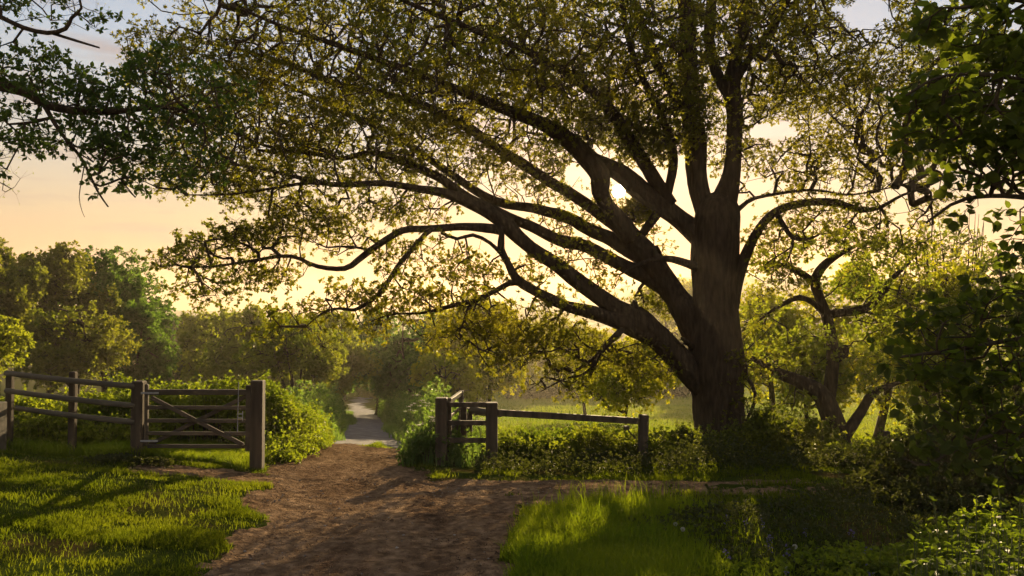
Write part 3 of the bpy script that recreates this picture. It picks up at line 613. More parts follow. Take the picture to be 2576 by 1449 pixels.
wood_tree('broadleaf_tree', 'small lit tree right of the far bend in the track', 'tree', 955, 100, 915, 50, 'olive', 129, 160, size=.4, group='trees along the track', twig=(.4, .9), bottom=1014)
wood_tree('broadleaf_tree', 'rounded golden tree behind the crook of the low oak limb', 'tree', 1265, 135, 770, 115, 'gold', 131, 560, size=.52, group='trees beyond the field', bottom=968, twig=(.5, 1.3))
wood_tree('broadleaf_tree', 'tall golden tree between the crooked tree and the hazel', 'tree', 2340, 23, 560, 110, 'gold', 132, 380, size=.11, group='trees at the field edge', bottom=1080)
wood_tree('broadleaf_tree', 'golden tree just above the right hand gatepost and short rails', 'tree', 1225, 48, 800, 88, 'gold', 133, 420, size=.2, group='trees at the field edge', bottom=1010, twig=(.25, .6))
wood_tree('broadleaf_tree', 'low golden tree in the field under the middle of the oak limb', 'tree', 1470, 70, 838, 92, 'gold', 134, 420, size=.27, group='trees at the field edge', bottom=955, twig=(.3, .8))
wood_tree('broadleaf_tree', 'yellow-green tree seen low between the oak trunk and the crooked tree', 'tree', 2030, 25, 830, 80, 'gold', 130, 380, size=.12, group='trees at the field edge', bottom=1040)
# small clumps further along the field and valley, too many to tell apart: one wood
def far_wood():
    rg = np.random.default_rng(77); vs = []; 
    cen = []
    for k in range(520):
        Y = rg.uniform(130, 420); px = rg.uniform(-300, 3000); X = (px - 1288) * Y / F
        if px > 1250 and px < 1900 and Y < 200: continue
        cen.append((X, Y, H(X, Y), rg.uniform(3, 6)))
    cen = np.array(cen); n = 70
    c = np.repeat(cen, n, 0); d = unit(rg.normal(size=(len(c), 3)) + [0, -.3, .3]); r = c[:, 3:4]
    p = np.stack([c[:, 0], c[:, 1], c[:, 2] + c[:, 3] * .8], 1) + d * r * rg.uniform(.5, 1.05, (len(c), 1)) * [1, 1, .9]
    lv = rosettes(p, d, rg, 2, 1.9, aspect=.8)
    tag(mesh_obj('far_woodland', lv[0], lv[1], M['olive'], smooth=False), 'hazy blue-green wood filling the valley before the far hills', 'woodland', kind='stuff')
far_wood()

# ------------------------------------------------------------------ crooked little tree right of the oak
rg = np.random.default_rng(31)
B = P(2110, 1140, 19.5); B[2] = H(B[0], B[1]) - .05
crook = empty('crooked_tree', B, 'small dark crooked tree with a forked trunk right of the oak', 'tree')
CT = [[(2112, 1150, 19.5, 26), (2108, 1100, 19.5, 23), (2092, 1050, 19.5, 24), (2062, 990, 19.4, 20), (2010, 960, 19.3, 15), (1960, 940, 19.2, 12), (1920, 915, 19.1, 8), (1890, 900, 19, 5)],
      [(2115, 1110, 19.5, 15), (2140, 1075, 19.5, 13), (2170, 1030, 19.6, 11), (2195, 990, 19.7, 9), (2240, 970, 19.8, 6), (2300, 950, 19.9, 3)],
      [(2085, 1010, 19.5, 14), (2090, 960, 19.5, 15), (2095, 900, 19.5, 14), (2090, 850, 19.5, 13), (2080, 800, 19.5, 12), (2064, 755, 19.5, 11), (2050, 710, 19.5, 11), (2070, 670, 19.6, 10), (2110, 640, 19.7, 7), (2150, 620, 19.8, 4)],
      [(2052, 715, 19.5, 9), (2020, 690, 19.4, 8), (1985, 672, 19.3, 6), (1940, 660, 19.2, 4)],
      [(2085, 790, 19.5, 10), (2130, 785, 19.6, 9), (2180, 775, 19.7, 9), (2215, 740, 19.8, 8), (2245, 700, 19.9, 6), (2290, 660, 20, 3)],
      [(2075, 790, 19.5, 8), (2045, 762, 19.4, 6), (2010, 748, 19.3, 6), (1970, 765, 19.2, 5), (1930, 790, 19.1, 3), (1905, 810, 19, 2)],
      [(2098, 905, 19.5, 11), (2120, 885, 19.5, 13), (2128, 870, 19.5, 6)]]
cps = [limb_path(l, k=1.12) for l in CT]
mesh_obj('trunk', *tube(cps[0], 16, 3, .08, flare=.25), M['bark'], crook)
for i, q in enumerate(cps[1:]): mesh_obj('limb', *tube(q, 10, 60 + i, .09), M['bark'], crook)
at = []
for px, py, rx, ry, n in [(1950, 660, 90, 40, 30), (2100, 620, 120, 40, 44), (2230, 650, 90, 50, 40), (1930, 800, 60, 45, 26), (2010, 870, 90, 60, 36), (2170, 850, 110, 60, 40), (2260, 770, 90, 70, 40), (1940, 930, 60, 45, 20), (2270, 930, 90, 50, 30), (2180, 960, 90, 40, 16), (1980, 1010, 70, 40, 16), (2140, 720, 90, 40, 22)]:
    at.append(ell_points(rg, P(px, py, 19.5), (rx * 19.5 / F, 1.0, ry * 19.5 / F), n))
grown_tree(crook, cps, np.vstack(at), rg, M['olive'], M['bark'], 6, 7, .11, r0=.006, step=.3, maxcnt=2.5, wr=1.2, wlen=.1)

# ------------------------------------------------------------------ nearer oak reaching in from the left
rg = np.random.default_rng(41)
LB = np.array([-11.5, 9.5, 0]); LB[2] = H(LB[0], LB[1])
loak = empty('oak_tree', LB, 'nearer oak outside the left edge whose dark leafy branches hang into the top left', 'tree')
tr_ = smooth_path([(LB[0], LB[1], LB[2] - .1, .42), (LB[0] + .1, LB[1], 1.5, .36), (LB[0] - .1, LB[1] + .1, 3.2, .33), (LB[0], LB[1], 5.2, .26), (LB[0] + .3, LB[1] - .2, 7.5, .16), (LB[0] + .5, LB[1], 9.5, .06)], .25)
mesh_obj('trunk', *tube(tr_, 24, 7, .07, flare=.3), M['bark'], loak)
j1 = [np.array([LB[0], LB[1], 3.4, .2]), np.array([-9.3, 9.5, 4.1, .15])]
def from_trunk(start, pts): return smooth_path(start + [np.append(P(a, b, Y), hw * Y / F) for a, b, Y, hw in pts], .15)
LL = [from_trunk(j1, [(-120, 190, 9.5, 17), (0, 215, 9.4, 15), (70, 235, 9.3, 13), (120, 265, 9.3, 11), (200, 280, 9.2, 9), (300, 280, 9.1, 7), (420, 270, 9, 5), (520, 300, 8.9, 3)]),
      from_trunk([np.array([LB[0], LB[1], 4.6, .12]), np.array([-9.6, 9.2, 4.8, .08])], [(-60, 20, 9.2, 8), (0, 42, 9, 6), (60, 70, 8.9, 5.5), (120, 83, 8.8, 5.5), (165, 72, 8.7, 5), (180, 45, 8.7, 4), (205, 20, 8.7, 3), (190, -30, 8.7, 3)]),
      limb_path([(130, 83, 8.8, 4), (200, 105, 8.8, 3.2), (250, 120, 8.8, 2.2)], .12),
      limb_path([(110, 262, 9.3, 6), (150, 330, 9.1, 4.5), (205, 400, 8.9, 3.5), (245, 480, 8.8, 2.4), (272, 520, 8.7, 1.6)], .12),
      limb_path([(212, 418, 8.87, 1.6), (206, 450, 8.85, 1.3), (199, 495, 8.8, 1.0), (206, 530, 8.8, .7), (213, 546, 8.8, .5)], .12)]
for i, q in enumerate(LL): mesh_obj('limb', *tube(q, 12, 80 + i, .09), M['bark'], loak)
at = []
for px, py, rx, ry, Y, dY, n in [(60, 170, 110, 60, 9.3, .6, 60), (40, 330, 90, 60, 9.2, .6, 50), (180, 250, 130, 60, 9.2, .6, 70), (330, 260, 140, 70, 9.1, .6, 80), (220, 360, 100, 50, 9, .5, 44), (330, 380, 110, 50, 9, .5, 50), (470, 330, 110, 80, 8.9, .5, 54), (440, 200, 110, 60, 9, .6, 40), (300, 460, 80, 30, 8.8, .4, 18), (470, 440, 100, 30, 8.8, .4, 18), (20, 420, 60, 24, 9, .4, 10), (560, 250, 80, 60, 8.9, .4, 22), (60, 20, 70, 20, 9, .5, 8), (240, 40, 60, 26, 8.8, .4, 10), (-150, 200, 150, 160, 9.6, .8, 60), (-100, -60, 220, 80, 9.6, 1, 60)]:
    at.append(ell_points(rg, P(px, py, Y), (rx * Y / F, dY, ry * Y / F), int(n * 1.1)))
at = np.vstack(at); xx, yy = pxy(at); at = at[~((yy > 400) & (xx < 180) & (xx > 20))]
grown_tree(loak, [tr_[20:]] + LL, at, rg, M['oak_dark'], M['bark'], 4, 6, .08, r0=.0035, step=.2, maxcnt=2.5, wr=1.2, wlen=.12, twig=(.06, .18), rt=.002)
# wispy birch twigs behind it
rg = np.random.default_rng(43)
BB = np.array([-11.6, 14.2, 0]); BB[2] = H(BB[0], BB[1])
birch = empty('birch_tree', BB, 'slender birch outside the left edge, its hanging bare twigs just entering the picture', 'tree')
bt = smooth_path([(BB[0], BB[1], BB[2] - .1, .14), (BB[0] + .2, BB[1], 3, .11), (BB[0] + .1, BB[1], 7, .06), (BB[0], BB[1], 10, .02)], .3)
mesh_obj('trunk', *tube(bt, 14, 9, .05), M['bark_grey'], birch)
at = np.vstack([ell_points(rg, P(px, py, 14), (rx * 14 / F, .6, ry * 14 / F), n) for px, py, rx, ry, n in [(10, 440, 45, 60, 30), (-60, 400, 80, 90, 30), (-100, 200, 120, 120, 30), (200, 40, 70, 40, 26), (60, 10, 80, 40, 20)]])
grown_tree(birch, [bt], at, rg, M['olive'], M['bark_grey'], 2, 3, .035, r0=.003, step=.25, maxcnt=2.5, lift=-.3, twig=(.1, .25), rt=.0018)

# ------------------------------------------------------------------ broad leaved hazel at the near right
rg = np.random.default_rng(51)
HB = np.array([6.0, 5.6, 0]); HB[2] = H(HB[0], HB[1])
hazel = empty('hazel_tree', HB, 'near hazel at the right edge, broad dark leaves with a few glowing yellow', 'tree')
hl = []
for a, pts in enumerate([[(3000, 900, 5.4, 22), (2960, 600, 5.2, 19), (2900, 250, 5, 16), (2800, -50, 4.8, 12), (2650, -250, 4.6, 7)],
                         [(2980, 700, 5.2, 14), (2800, 560, 5, 10), (2600, 500, 4.9, 7), (2430, 500, 4.8, 5), (2330, 560, 4.8, 3)],
                         [(2990, 900, 5.4, 14), (2800, 860, 5.2, 10), (2600, 850, 5.1, 7), (2400, 880, 5, 5), (2250, 900, 4.9, 3)],
                         [(2950, 400, 5, 12), (2760, 280, 4.8, 9), (2560, 200, 4.6, 7), (2380, 190, 4.5, 4), (2280, 240, 4.4, 3)],
                         [(2990, 1000, 5.4, 12), (2800, 1040, 5.3, 9), (2600, 1070, 5.2, 6), (2450, 1110, 5.1, 4), (2330, 1170, 5, 2.5), (2290, 1160, 5, 2)],
                         [(2900, 200, 5, 12), (2740, 60, 4.7, 9), (2560, 0, 4.5, 6), (2420, 20, 4.4, 4)]]):
    hl.append(limb_path(pts, .1))
base = smooth_path([(HB[0], HB[1], HB[2] - .1, .16), (HB[0] - .3, HB[1], .5, .13), (*P(3000, 900, 5.4), .11)], .15)
mesh_obj('trunk', *tube(base, 16, 5, .06), M['bark_grey'], hazel)
for i, q in enumerate(hl): mesh_obj('limb', *tube(q, 10, 90 + i, .07), M['bark_grey'], hazel)
at = []
for px, py, rx, ry, Y, dY, n in [(2480, 60, 130, 70, 4.7, .5, 60), (2520, 220, 110, 90, 4.8, .5, 80), (2430, 330, 150, 70, 4.8, .5, 70), (2520, 430, 110, 70, 4.9, .5, 60), (2330, 240, 80, 50, 4.6, .3, 22), (2600, 600, 50, 60, 5, .4, 10), (2540, 760, 100, 60, 5.1, .5, 50), (2420, 830, 130, 70, 5.1, .5, 60), (2480, 940, 160, 80, 5.2, .5, 100), (2350, 920, 100, 60, 5, .4, 24), (2230, 890, 40, 30, 4.9, .3, 4), (2450, 1060, 150, 70, 5.3, .5, 80), (2360, 1150, 80, 40, 5.1, .3, 22), (2540, 1150, 90, 70, 5.3, .4, 50), (2440, 550, 40, 24, 4.9, .3, 3), (2680, 500, 120, 500, 5.1, .6, 110), (2330, 60, 40, 40, 4.6, .2, 8)]:
    at.append(ell_points(rg, P(px, py, Y), (rx * Y / F, dY, ry * Y / F), int(n * (1.7 if py < 500 else .85))))
grown_tree(hazel, [base] + hl, np.vstack(at), rg, M['hazel'], M['bark_grey'], 2, 3, .088, r0=.0022, step=.12, maxcnt=2.5, wr=1.2, wlen=.12, twig=(.03, .09), rt=.0014, shape='round', aspect=.85, up=1.0, fold=.08, droop=.15, jit=.01)
# ------------------------------------------------------------------ hedges and undergrowth
def thicket(name, label, cat, line, width, height, mat, seed, n, size=.07, kind=None, group=None, shape='oak', aspect=.7, m=5, shoots=0, up=.8, stems=True, even=False):
    """leafy mass along a ground line: line rows x,y,(height factor)"""
    rg = np.random.default_rng(seed); ln = np.array(line, float)
    if ln.shape[1] == 2: ln = np.hstack([ln, np.ones((len(ln), 1))])
    seg = np.linalg.norm(np.diff(ln[:, :2], axis=0), axis=1); cum = np.concatenate([[0], np.cumsum(seg)])
    t = rg.random(n) * cum[-1]
    x = np.interp(t, cum, ln[:, 0]); y = np.interp(t, cum, ln[:, 1]); hf = np.interp(t, cum, ln[:, 2])
    k = np.clip(np.searchsorted(cum, t) - 1, 0, len(seg) - 1); d = np.diff(ln[:, :2], axis=0)[k]; d = d / np.linalg.norm(d, axis=1, keepdims=True)
    w = rg.uniform(-1, 1, n); off = w * width / 2
    x = x - d[:, 1] * off + rg.normal(size=n) * .08; y = y + d[:, 0] * off + rg.normal(size=n) * .08
    lump = np.clip(fbm(x * 1.5, y * 1.5, seed, 4) - .22, 0, 1) ** 1.3 * 3.6 + .28
    if even: lump = lump * .35 + .62
    top = height * hf * lump * np.sqrt(np.clip(1 - np.abs(w) ** 3, .05, 1))
    z = H(x, y) + top * rg.random(n) ** .45
    p = np.stack([x, y, z], 1)
    ctr = np.stack([d[:, 1] * -w, d[:, 0] * w, np.full(n, .8)], 1)
    root = None
    if kind is None: root = empty(name, (ln[:, 0].mean(), ln[:, 1].mean(), float(H(ln[:, 0].mean(), ln[:, 1].mean()))), label, cat, group)
    parts = [rosettes(p, ctr, rg, m, size, shape=shape, aspect=aspect, up=up)]
    st = []
    if stems:
        s = rg.choice(n, max(8, n // 14)); b = p[s].copy(); b[:, 2] = H(b[:, 0], b[:, 1]) - .03; b[:, :2] += rg.normal(size=(len(s), 2)) * .08
        st.append(frusta(b, p[s], np.full(len(s), .006), np.full(len(s), .003), 4))
    if shoots:
        s = rg.choice(n, shoots); a = p[s].copy(); a[:, 2] = H(a[:, 0], a[:, 1]) + top[s] * .95
        dv = unit(rg.normal(size=(shoots, 3)) * [.7, .7, .2] + [0, 0, 1]); ll = rg.uniform(.12, .4, shoots)[:, None] * (size / .07) ** .5
        mid = a + dv * ll * .6; e = mid + unit(dv * [1, 1, .3]) * ll * .4
        st.append(frusta(a, mid, np.full(shoots, .004), np.full(shoots, .003), 3)); st.append(frusta(mid, e, np.full(shoots, .003), np.full(shoots, .002), 3))
        for q, mm in ((a + dv * ll * .3, 3), (mid, 3), (e, 5)): parts.append(rosettes(q, dv, rg, mm, size, shape=shape, aspect=aspect, up=up))
    v, f = merge(parts)
    if kind:
        if st:
            v2, f2 = merge(st); 
        o = mesh_obj(name, v, f, M[mat], smooth=False); tag(o, label, cat, group, kind); return o
    mesh_obj('leaves', v, f, M[mat], root, smooth=False)
    if st: mesh_obj('stems', *merge(st), M['twig'], root)
    return root

# bramble hedge behind the left fence, bending away along the track
thicket('bramble_hedge', 'sunlit bramble hedge bulging behind the small gate and fence', 'hedge', [(-8.9, 13.2, .45), (-7.6, 13.4, .7), (-6.6, 13.6, 1.0), (-5.6, 13.7, 1.1), (-5.0, 14.2, 1.0), (-5.05, 16, .75), (-5.4, 18.5, .7)], 1.7, 1.12, 'bramble', 201, 26000, .062, shoots=420, m=5, even=True)
thicket('bramble_bush', 'low yellow-green brambles at the foot of the hedge beside the track', 'bush', [(-3.95, 12.0, .5), (-4.05, 13.2, .8), (-4.15, 14.6, 1), (-4.5, 16.5, .9), (-5.1, 19, .6)], .7, .6, 'bramble', 202, 3200, .06, shoots=150)
thicket('nettle_bank', 'grey-green nettle bank on the left verge of the paved track', 'bush', [(-6.0, 20, .7), (-6.9, 25, .9), (-8.4, 31, 1), (-10.4, 41, 1.1), (-13.6, 55, 1.2)], 2.2, .95, 'verge', 203, 8000, .13, shoots=300)
thicket('nettle_bank', 'grey-green nettle bank on the right verge of the paved track', 'bush', [(-1.55, 17.5, .6), (-1.7, 21, .9), (-3.0, 27, 1), (-4.8, 36, 1.1), (-7.6, 50, 1.2), (-10.5, 62, 1.3)], 1.6, .9, 'verge', 204, 9000, .12, shoots=300)
thicket('bramble_bush', 'leafy bush with white flower heads against the left side of the right hand gatepost', 'bush', [(-1.45, 13.2, .6), (-1.35, 14.4, 1), (-1.25, 15.6, 1.05), (-1.2, 17, .9)], 1.0, .8, 'verge', 205, 5200, .06, shoots=120, even=True)
thicket('undergrowth_bank', 'yellow sunlit brambles behind the long rail right of the gatepost', 'bush', [(-.3, 15.2, .8), (.8, 15.4, 1), (2, 15.6, 1), (3.2, 15.8, .95), (4.2, 16.2, .8)], 1.6, .45, 'bramble', 206, 15000, .058, shoots=300, even=True)
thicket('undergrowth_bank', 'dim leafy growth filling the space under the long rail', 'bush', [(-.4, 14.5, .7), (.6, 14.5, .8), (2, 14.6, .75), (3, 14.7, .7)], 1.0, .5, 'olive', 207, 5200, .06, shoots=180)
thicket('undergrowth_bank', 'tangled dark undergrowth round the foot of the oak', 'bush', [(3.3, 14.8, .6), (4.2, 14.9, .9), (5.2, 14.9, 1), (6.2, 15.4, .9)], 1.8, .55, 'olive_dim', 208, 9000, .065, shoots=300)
thicket('undergrowth_bank', 'sunlit leafy bank between the oak and the crooked tree', 'bush', [(5.2, 18.2, 1), (6.6, 18.4, 1), (7.6, 18.5, .3), (8.6, 18.6, .12), (9.5, 18.6, .8), (10.4, 18.6, .9), (12.5, 18.4, .9)], 1.3, .42, 'bramble', 209, 7000, .065, shoots=160, even=True)
thicket('undergrowth_bank', 'dark nettles below the small fence post at the right', 'bush', [(5.4, 12.6, .9), (7, 12.6, 1), (8.6, 12.4, 1), (10, 12, 1.1)], 2.0, .32, 'olive_dim', 210, 9000, .065, shoots=260)
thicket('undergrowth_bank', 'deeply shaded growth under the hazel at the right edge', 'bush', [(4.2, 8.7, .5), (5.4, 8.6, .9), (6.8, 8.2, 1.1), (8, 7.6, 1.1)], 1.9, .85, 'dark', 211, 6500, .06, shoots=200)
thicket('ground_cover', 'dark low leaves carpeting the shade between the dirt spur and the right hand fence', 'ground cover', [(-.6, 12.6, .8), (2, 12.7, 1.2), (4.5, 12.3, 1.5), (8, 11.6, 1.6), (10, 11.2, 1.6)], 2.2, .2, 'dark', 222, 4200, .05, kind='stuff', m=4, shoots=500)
thicket('ivy_mound', 'mound of dead leaves and ivy round the foot of the gate hinge post', 'bush', [(-5.9, 10.55, .8), (-5.35, 10.5, 1), (-4.9, 10.6, .6)], .5, .13, 'dark', 212, 700, .04, stems=False)
thicket('undergrowth_bank', 'dim grass and nettles behind the left fence rails', 'bush', [(-9.5, 11.9, 1), (-8, 11.8, .9), (-6.6, 11.9, .8), (-5.8, 12.1, .7)], .8, .42, 'olive', 213, 2600, .06, shoots=120)
thicket('field_hedge', 'dark clipped hedge crossing the far side of the field', 'hedge', [(-1, 112), (12, 114), (30, 116)], 3, 1.9, 'dark', 214, 2600, .5, m=3, stems=False)
thicket('field_hedge', 'paler hedge line higher up the field', 'hedge', [(-4, 165), (20, 168), (50, 170)], 3, 2.2, 'olive', 215, 2600, .7, m=3, stems=False)

# ------------------------------------------------------------------ grass
def grass(name, label, pts, hgt, mat, seed, wid=.005, lean=.35, kind='stuff', parent=None, cat='grass'):
    rg = np.random.default_rng(seed); n = len(pts)
    x, y = pts[:, 0], pts[:, 1]; b = np.stack([x, y, H(x, y) - .005], 1)
    a = rg.uniform(0, 6.283, n); dv = np.stack([np.cos(a), np.sin(a), np.zeros(n)], 1)
    fa = rg.uniform(0, 6.283, n); s = np.stack([np.cos(fa), np.sin(fa), np.zeros(n)], 1)
    h = (hgt * rg.uniform(.45, 1.15, n))[:, None]; l = (lean * rg.uniform(.2, 1.3, n))[:, None]
    w = (wid * rg.uniform(.7, 1.3, n))[:, None]
    m_ = b + np.array([0, 0, 1]) * h * .58 + dv * h * l * .3; t = b + np.array([0, 0, 1]) * h * (1 - l * .25) + dv * h * l
    v = np.stack([b - s * w, b + s * w, m_ + s * w * .7, m_ - s * w * .7, t], 1).reshape(-1, 3)
    k = np.arange(n)[:, None] * 5
    o = mesh_obj(name, v, [k + np.array([[0, 1, 2, 3]]), k + np.array([[3, 2, 4]])], M[mat], parent, smooth=False)
    if parent is None: tag(o, label, cat, None, kind)
    return o
def scatter(rg, n, x0, x1, y0, y1, f):
    x = rg.uniform(x0, x1, n); y = rg.uniform(y0, y1, n); k = rg.random(n) < f(x, y)
    return np.stack([x[k], y[k]], 1)
rg = np.random.default_rng(61)
view = lambda x, y: (np.abs(x) < y * .78 + .6)
lw = scatter(rg, 620000, -10, -1, 3.6, 12.6, lambda x, y: (dirt(x, y) < -.02) * view(x, y) * np.clip((fbm(x * 1.4, y * 2.4, 71, 4) - .42) * 5, .08, .8) * np.clip(9 / y ** 1.2, 0, 1))
hl_ = .035 + .055 * fbm(lw[:, 0] * 2.2, lw[:, 1] * 2.2, 72, 3) ** 1.5 * 1.6
grass('lawn_grass', 'short trodden grass left of the dirt track', lw, hl_, 'lawn', 62, .0035, .7)
# ragged edge tufts and the brighter strip below the gate
ed = scatter(rg, 90000, -7, 1, 3.6, 20, lambda x, y: (np.abs(dirt(x, y) + .12) < .14) * (fbm(x * 3, y * 3, 73, 3) > .47) * view(x, y))
grass('verge_grass', 'uneven grass fringe along the edges of the dirt track', ed, .05 + .06 * rg.random(len(ed)), 'lawn', 63, .004, .8)
bg_ = scatter(rg, 60000, -6.2, -3.2, 10.6, 13.2, lambda x, y: (dirt(x, y) < .0) * (x < -3.9) * (y > 10.85 + (fbm(x * 2.5, y * 0, 84) - .5) * .9))
grass('long_grass', 'bright long grass showing beneath the small gate', bg_, .13 + .12 * fbm(bg_[:, 0] * 3, bg_[:, 1] * 3, 74), 'tall', 64, .005, .6)
bl = scatter(rg, 26000, -12, -5.6, 10.9, 12.6, lambda x, y: x * 0 + 1.)
grass('long_grass', 'shaded long grass under the left fence rails', bl, .16 + .12 * fbm(bl[:, 0] * 3, bl[:, 1] * 3, 75), 'tall', 65, .005, .6)
# tall patch right of the track
def patch(x, y):
    top = np.interp(x, [-.4, .3, 1, 2, 3, 4, 6], [7.0, 8.0, 8.55, 8.5, 8.2, 8.0, 7.9])
    return (dirt(x, y) < 0) & (y < top + (fbm(x * 2, y * 2, 76) - .5) * .7)
tg = scatter(rg, 150000, -.8, 6, 3.6, 9.2, lambda x, y: patch(x, y) * view(x, y) * np.clip(1.25 - (x - .9 - (fbm(x * 1.2, y * 1.2, 85) - .5) * 2.4) * 1.1, .07, 1))
grass('tall_grass', 'lush tall grass clump at the right of the dirt track', tg, .82 * (.13 + .17 * fbm(tg[:, 0] * 2.2, tg[:, 1] * 2.2, 77, 3)) * np.clip(1.25 - (tg[:, 0] - .9) * .45, .38, 1.15), 'tall', 66, .0042, .55)
tall = scatter(rg, 1500, 0, 2.0, 7.2, 8.7, lambda x, y: patch(x, y) * (fbm(x * 4, y * 4, 79) > .5))
grass('seeding_grass', 'few taller grass blades rising out of the clump by the track', tall, .36 + .1 * rg.random(len(tall)), 'tall', 67, .004, .35)
dg = scatter(rg, 110000, -.5, 12, 8.2, 14, lambda x, y: (dirt(x, y) < .15) * (fbm(x * 1.2, y * 1.2, 83) > .42) * .6)
grass('shaded_grass', 'dark rough grass in front of the oak and the right hand fence', dg, (.05 + .14) * fbm(dg[:, 0] * 2, dg[:, 1] * 2, 78), 'lawn', 68, .005, .7)
vg = scatter(rg, 120000, -14, 0, 13, 60, lambda x, y: (dirt(x, y) < .1) * (dirt(x, y) > -1.5) * np.clip(25 / y, 0, 1))
grass('verge_grass', 'green grass verges narrowing along the paved track', vg, .2 + .2 * rg.random(len(vg)), 'verge', 69, .012, .5)
fg = scatter(rg, 260000, -6, 60, 18, 120, lambda x, y: (x > -1.5 - (y - 20) * .12) * (x < y * .75) * np.clip(22 / y, .05, 1))
grass('meadow_grass', 'sunlit pale green meadow beyond the oak', fg, (.06 + .14 * fbm(fg[:, 0] * .5, fg[:, 1] * .5, 80)) * np.clip(fg[:, 1] / 30, 1, 2.4), 'meadow', 70, .022, .5)
rg = np.random.default_rng(64)
c = P(951, 1130, 1.); tx, ty = -3.35, 18.6
tu = empty('grass_tuft', (tx, ty, float(H(tx, ty))), 'lone bright grass tuft where the dirt meets the paved track', 'grass tuft')
q = np.array([tx, ty]) + rg.normal(size=(900, 2)) * [.14, .28]
grass('blades', None, q, .05 + .13 * np.exp(-((q[:, 0] - tx) / .12) ** 2), 'tall', 71, .006, .8, parent=tu)
# wood chips and litter on the dirt
def litter():
    rg = np.random.default_rng(90); p = scatter(rg, 150000, -5, 8, 3.8, 17, lambda x, y: (dirt(x, y) > -.05) * np.clip(8 / y, 0, 1))
    n = len(p); b = np.stack([p[:, 0], p[:, 1], H(p[:, 0], p[:, 1]) + .004], 1)
    d = unit(rg.normal(size=(n, 3)) * [1, 1, .35]); l = rg.uniform(.006, .022, n) * (1 + 1.6 * (rg.random(n) > .96))
    tag(mesh_obj('wood_chips', *leaf_geo(b, d, unit(rg.normal(size=(n, 3)) + [0, 0, 1.5]), l, l * .45, fold=.3), M['chip'], smooth=False), 'brown wood chips and leaf litter trodden into the dirt track', 'wood chips', kind='stuff')
litter()
def pebbles():
    rg = np.random.default_rng(93); p = scatter(rg, 3200, -4, 6, 3.8, 20, lambda x, y: (dirt(x, y) > 0) * np.clip(fbm(x, y, 94) * 2 - .6, 0, 1)); n = len(p)
    o = np.array([[1, 0, 0], [0, 1, 0], [-1, 0, 0], [0, -1, 0], [0, 0, 1], [0, 0, -1.], [.6, .6, .5], [-.6, -.6, .5]])[:6]
    r = rg.uniform(.006, .02, (n, 1, 1)); v = o[None] * r * rg.uniform(.6, 1.2, (n, 6, 3)) * [1, 1, .6]
    v = v + np.stack([p[:, 0], p[:, 1], H(p[:, 0], p[:, 1]) + .004], 1)[:, None]
    f = np.array([[0, 1, 4], [1, 2, 4], [2, 3, 4], [3, 0, 4], [1, 0, 5], [2, 1, 5], [3, 2, 5], [0, 3, 5]])
    tag(mesh_obj('pebbles', v.reshape(-1, 3), (np.arange(n)[:, None, None] * 6 + f).reshape(-1, 3), M['stone'], smooth=False), 'small pale stones loose on the dirt track', 'pebbles', kind='stuff')
pebbles()

# ------------------------------------------------------------------ timber
def box(cx, cy_, cz, sx, sy, sz, bev=.008):
    """chamfered block, centre and full sizes"""
    x, y, z = sx / 2, sy / 2, sz / 2; b = min(bev, x * .6, y * .6, z * .6); vs = []
    for a in (-1, 1):
        for c_ in (-1, 1):
            for e_ in (-1, 1):
                vs += [(a * (x - b), c_ * (y - b), e_ * z), (a * (x - b), c_ * y, e_ * (z - b)), (a * x, c_ * (y - b), e_ * (z - b))]
    import bmesh
    bm = bmesh.new()
    for v in vs: bm.verts.new(v)
    bmesh.ops.convex_hull(bm, input=bm.verts)
    bmesh.ops.join_triangles(bm, faces=bm.faces, angle_face_threshold=.02, angle_shape_threshold=3.1)
    bm.verts.index_update()
    V = np.array([v.co[:] for v in bm.verts]); F_ = {}
    for f in bm.faces: F_.setdefault(len(f.verts), []).append([v.index for v in f.verts])
    bm.free()
    return V + np.array([cx, cy_, cz]), [np.array(f) for f in F_.values()]
def rot(v, a, axis='z'):
    c_, s = math.cos(a), math.sin(a); R = {'z': [[c_, -s, 0], [s, c_, 0], [0, 0, 1]], 'y': [[c_, 0, s], [0, 1, 0], [-s, 0, c_]], 'x': [[1, 0, 0], [0, c_, -s], [0, s, c_]]}[axis]
    return v @ np.array(R).T
def beam(a, b, h, t, bev=.006, ext=0.):
    """bar of height h and thickness t from a to b"""
    a = np.array(a, float); b = np.array(b, float); Lg = np.linalg.norm(b - a) + ext
    v, f = box(0, 0, 0, Lg, t, h, bev)
    d = (b - a) / np.linalg.norm(b - a)
    v = rot(v, -math.asin(d[2]), 'y'); v = rot(v, math.atan2(d[1], d[0]), 'z')
    return v + (a + b) / 2, f
def at_px(px, Y): return (px - 1288) * Y / F
def z_px(py, Y): return P(1288, py, Y)[2]

def post(label, px0, px1, top, Y, depth=None, name='fence_post', cat='post', group='fence posts', yaw=0., tilt=0., mat='wood', chamfer=.012):
    w = (px1 - px0) * Y / F; X = at_px((px0 + px1) / 2, Y); g = float(H(X, Y)); zt = z_px(top, Y); h = zt - g + .25
    v, f = box(0, 0, h / 2 - .25, w, depth or w, h, chamfer); v = rot(rot(v, tilt, 'y'), yaw, 'z')
    o = mesh_obj(name, v + np.array([X, Y, g]), f, M[mat], smooth=False, origin=(X, Y, g)); tag(o, label, cat, group); return o

